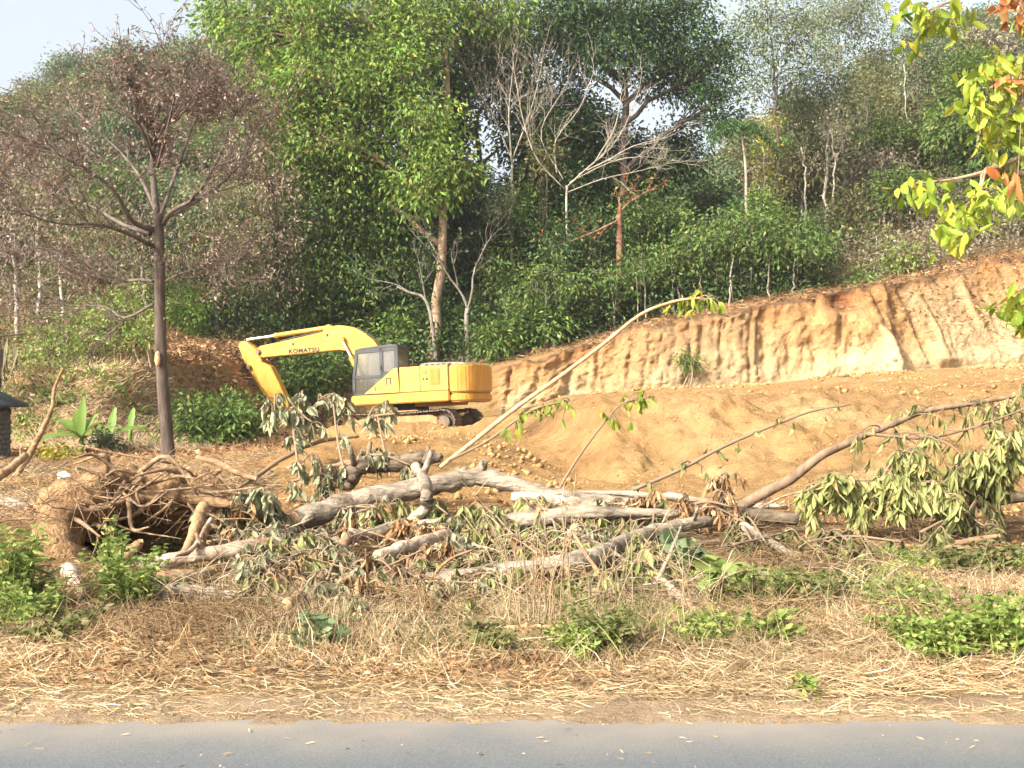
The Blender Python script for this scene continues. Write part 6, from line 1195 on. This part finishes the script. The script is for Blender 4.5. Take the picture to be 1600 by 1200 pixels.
def bag(label, px, py, Y, s, mat, seed, flatz=.6):
    bm = bmesh.new(); bmesh.ops.create_icosphere(bm, subdivisions=3, radius=1.0)
    for v in bm.verts:
        c = np.array(v.co); f = 1 + .45 * float(fbm(c[0] * 1.6 + seed, c[1] * 1.6, c[2] * 1.6, seed)) + .25 * float(fbm(c[0] * 5 + seed, c[1] * 5, c[2] * 5, seed + 3)); v.co = Vector((c[0] * f * s[0], c[1] * f * s[1], c[2] * f * s[2]))
    o = bm_obj('litter', bm, mat, None); o.location = P(px, py, Y); tag(o, label, 'litter'); return o
bag('white crumpled plastic bag on the mound at left', 100, 744, 15.5, (.09, .06, .07), M['white'], 3); bag('pale crumpled wrapper in the weeds right of the stalks', 1046, 965, 9.2, (.11, .06, .06), M['bark_pale'], 4)
bag('small white paper scrap in the straw right of centre', 908, 1052, 7.6, (.035, .03, .04), M['white'], 5); bag('pinkish crumpled scrap in the straw at right', 1203, 1012, 8.0, (.035, .03, .03), M['bark_pale'], 6); bag('white scrap lying on the straw by the road', 668, 1110, 5.95, (.05, .03, .012), M['white'], 7)
bag('whitish scrap in the straw at lower left', 510, 1087, 6.3, (.02, .02, .02), M['white'], 8)
r = np.random.default_rng(99); n = 220; Y = r.uniform(4.2, 5.6, n) ** 1.0; x = r.uniform(-3.5, 3.5, n); p = np.stack([x, Y, np.full(n, .036) - (Y > 5.2) * .012], -1); m = MB(); leaves2(m, p, r.normal(size=(n, 3)) * np.array([1, 1, .05]), r.uniform(.01, .06, n), r.uniform(.004, .01, n), r, .1)
tag(m.build('road_debris', M['straw'], None), 'straw bits blown onto the asphalt', 'debris', None, 'stuff')

# --- the tree just outside the right edge whose branches hang into the picture
rn = np.random.default_rng(55); bx_ = np.array([4.75, 8.6, 0.0]); bx_[2] = gz(bx_[0], bx_[1]) - .1
nt_ = empty('overhanging_tree', bx_, 'tree at the right edge with hanging yellow-green leaves reaching in', 'tree')
m = MB(); tp = smooth_path([bx_, bx_ + [.05, 0, 1.5], bx_ + [-.05, .1, 3], bx_ + [.0, .1, 4.6], bx_ + [-.1, 0, 6]], 16); tube(m, tp, np.linspace(.14, .06, 16), 12, True, .15, rn); m.build('trunk', M['bark_brown'], nt_, bx_, True)
lfm, rum, twm = MB(), MB(), MB(); LP, LD, RP, RD = [], [], [], []
br = [([(1640, 235, 8.6), (1560, 262, 8.4), (1490, 280, 8.3), (1415, 288, 8.2)], [(1420, 295, 9), (1440, 292, 9), (1470, 300, 5), (1500, 285, 4)], 0),
      ([(1560, 262, 8.4), (1530, 300, 8.3), (1505, 330, 8.2), (1490, 365, 8.1)], [(1545, 300, 14), (1510, 325, 16), (1530, 320, 10), (1490, 350, 12), (1505, 370, 10), (1470, 360, 6), (1575, 305, 8)], 0),
      ([(1650, 120, 8.7), (1590, 150, 8.6), (1540, 190, 8.5), (1525, 230, 8.4)], [(1540, 120, 14), (1550, 160, 16), (1580, 170, 14), (1530, 170, 12), (1560, 200, 14), (1570, 235, 14), (1590, 260, 12), (1600, 310, 12), (1580, 130, 12), (1540, 215, 10), (1510, 150, 8), (1590, 200, 12), (1600, 90, 10), (1555, 90, 12), (1520, 115, 8)], 0),
      ([(1650, 10, 8.7), (1560, -30, 8.6), (1490, 0, 8.5), (1440, 20, 8.4)], [(1440, 15, 12), (1465, 25, 12), (1415, 10, 10), (1480, 40, 8), (1500, 15, 6), (1430, 60, 5), (1450, 40, 6)], 0),
      ([(1680, 380, 8.6), (1640, 410, 8.4), (1605, 440, 8.3), (1590, 470, 8.2)], [(1590, 470, 16), (1600, 500, 14), (1585, 490, 10), (1605, 450, 10)], 0),
      ([(1680, -20, 8.5), (1620, -20, 8.4), (1590, 5, 8.3)], [(1585, 5, 10), (1600, 20, 12), (1570, -5, 8), (1600, -10, 10)], 1),
      ([(1680, 90, 8.5), (1640, 100, 8.4), (1600, 115, 8.3)], [(1600, 110, 10), (1590, 125, 6), (1610, 125, 8), (1545, 268, 3), (1590, 285, 4)], 1)]
for path, cl, rust in br:
    c = np.array([P(*q) for q in path]); a = tp[int(np.argmin(np.abs(tp[:, 2] - (c[0, 2] - .3))))]; pp = smooth_path(np.concatenate([[a], c]), 20); mm = MB(); tube(mm, pp, np.linspace(.028, .005, 20), 7, True); mm.build('branch', M['bark_tan'], nt_, bx_, True)
    for px, py, n in cl:
        cpt = P(px, py, path[-1][2] + rn.uniform(-.25, .25)); s = pp[np.argmin(np.linalg.norm(pp - cpt, axis=1))]; q_ = bez(s, (s + cpt) / 2 + [0, 0, .06], cpt, 6); tube(twm, q_, np.linspace(.005, .003, 6), 4, False)
        for k in range(int(n * 1.6)):
            (RP if rust else LP).append(cpt + rn.normal(size=3) * np.array([.07, .08, .05])); (RD if rust else LD).append(np.array([rn.normal() * .55, rn.normal() * .5, -.75 + rn.normal() * .3]))
for p, d, mat, nm in ((LP, LD, M['leaf_near'], 'leaves'), (RP, RD, M['leaf_rust'], 'dead_leaves')):
    mm = MB(); p = np.array(p); leaves8(mm, p, np.array(d), (.135 * rn.uniform(.6, 1.25, len(p))), .055 * rn.uniform(.7, 1.3, len(p)), rn, .35); tag(mm.build(nm, mat, nt_, bx_), kind='stuff')
tag(twm.build('twigs', M['twig'], nt_, bx_), kind='stuff')
# crown of the same tree above and beside the picture
mm = MB(); tips = bx_ + np.array([.5, .2, 5.2]) + nrm(rn.normal(size=(170, 3))) * np.array([1.2, 1.2, 1.0]) * (.4 + .6 * rn.random((170, 1))); tips = tips[tips[:, 0] > 4.5]; crown_leaves(mm, tips, np.repeat((bx_ + np.array([.5, .2, 5.0]))[None], len(tips), 0), rn, 14, .16, .15, .06, .5); tag(mm.build('crown', M['leaf_near'], nt_, bx_), kind='stuff')
# ------------------------------------------------------------------ warm dusty air
hz_d = float(0.0004)
V, Q = bxv(-1300, 1300, -420, 1450, -3.0, 62.0)
haze = mesh_np('haze', V, Q, None, None); tag(haze, kind='stuff')
mh = bpy.data.materials.new('haze'); mh.use_nodes = True; nh = mh.node_tree
for n in list(nh.nodes):
    if n.type == 'BSDF_PRINCIPLED': nh.nodes.remove(n)
pv = nh.nodes.new('ShaderNodeVolumePrincipled'); pv.inputs['Color'].default_value = (.93, .96, 1.0, 1); pv.inputs['Density'].default_value = hz_d; pv.inputs['Anisotropy'].default_value = .2
nh.links.new(pv.outputs[0], nh.nodes['Material Output'].inputs['Volume']); haze.data.materials.append(mh)

# ------------------------------------------------------------------ like things of one group: say which one, counted across the picture
bpy.context.view_layer.update()
same = {}
for o in SC.objects:
    if o.parent is None and o.get('group') and o.get('label'): same.setdefault((o['group'], o['label']), []).append(o)
for (g, l), obs in same.items():
    if len(obs) < 2: continue
    obs.sort(key=lambda o: o.matrix_world.translation.x / max(o.matrix_world.translation.y, 1))
    for i, o in enumerate(obs): o['label'] = f'{l}, {ORD(i)} from the left'
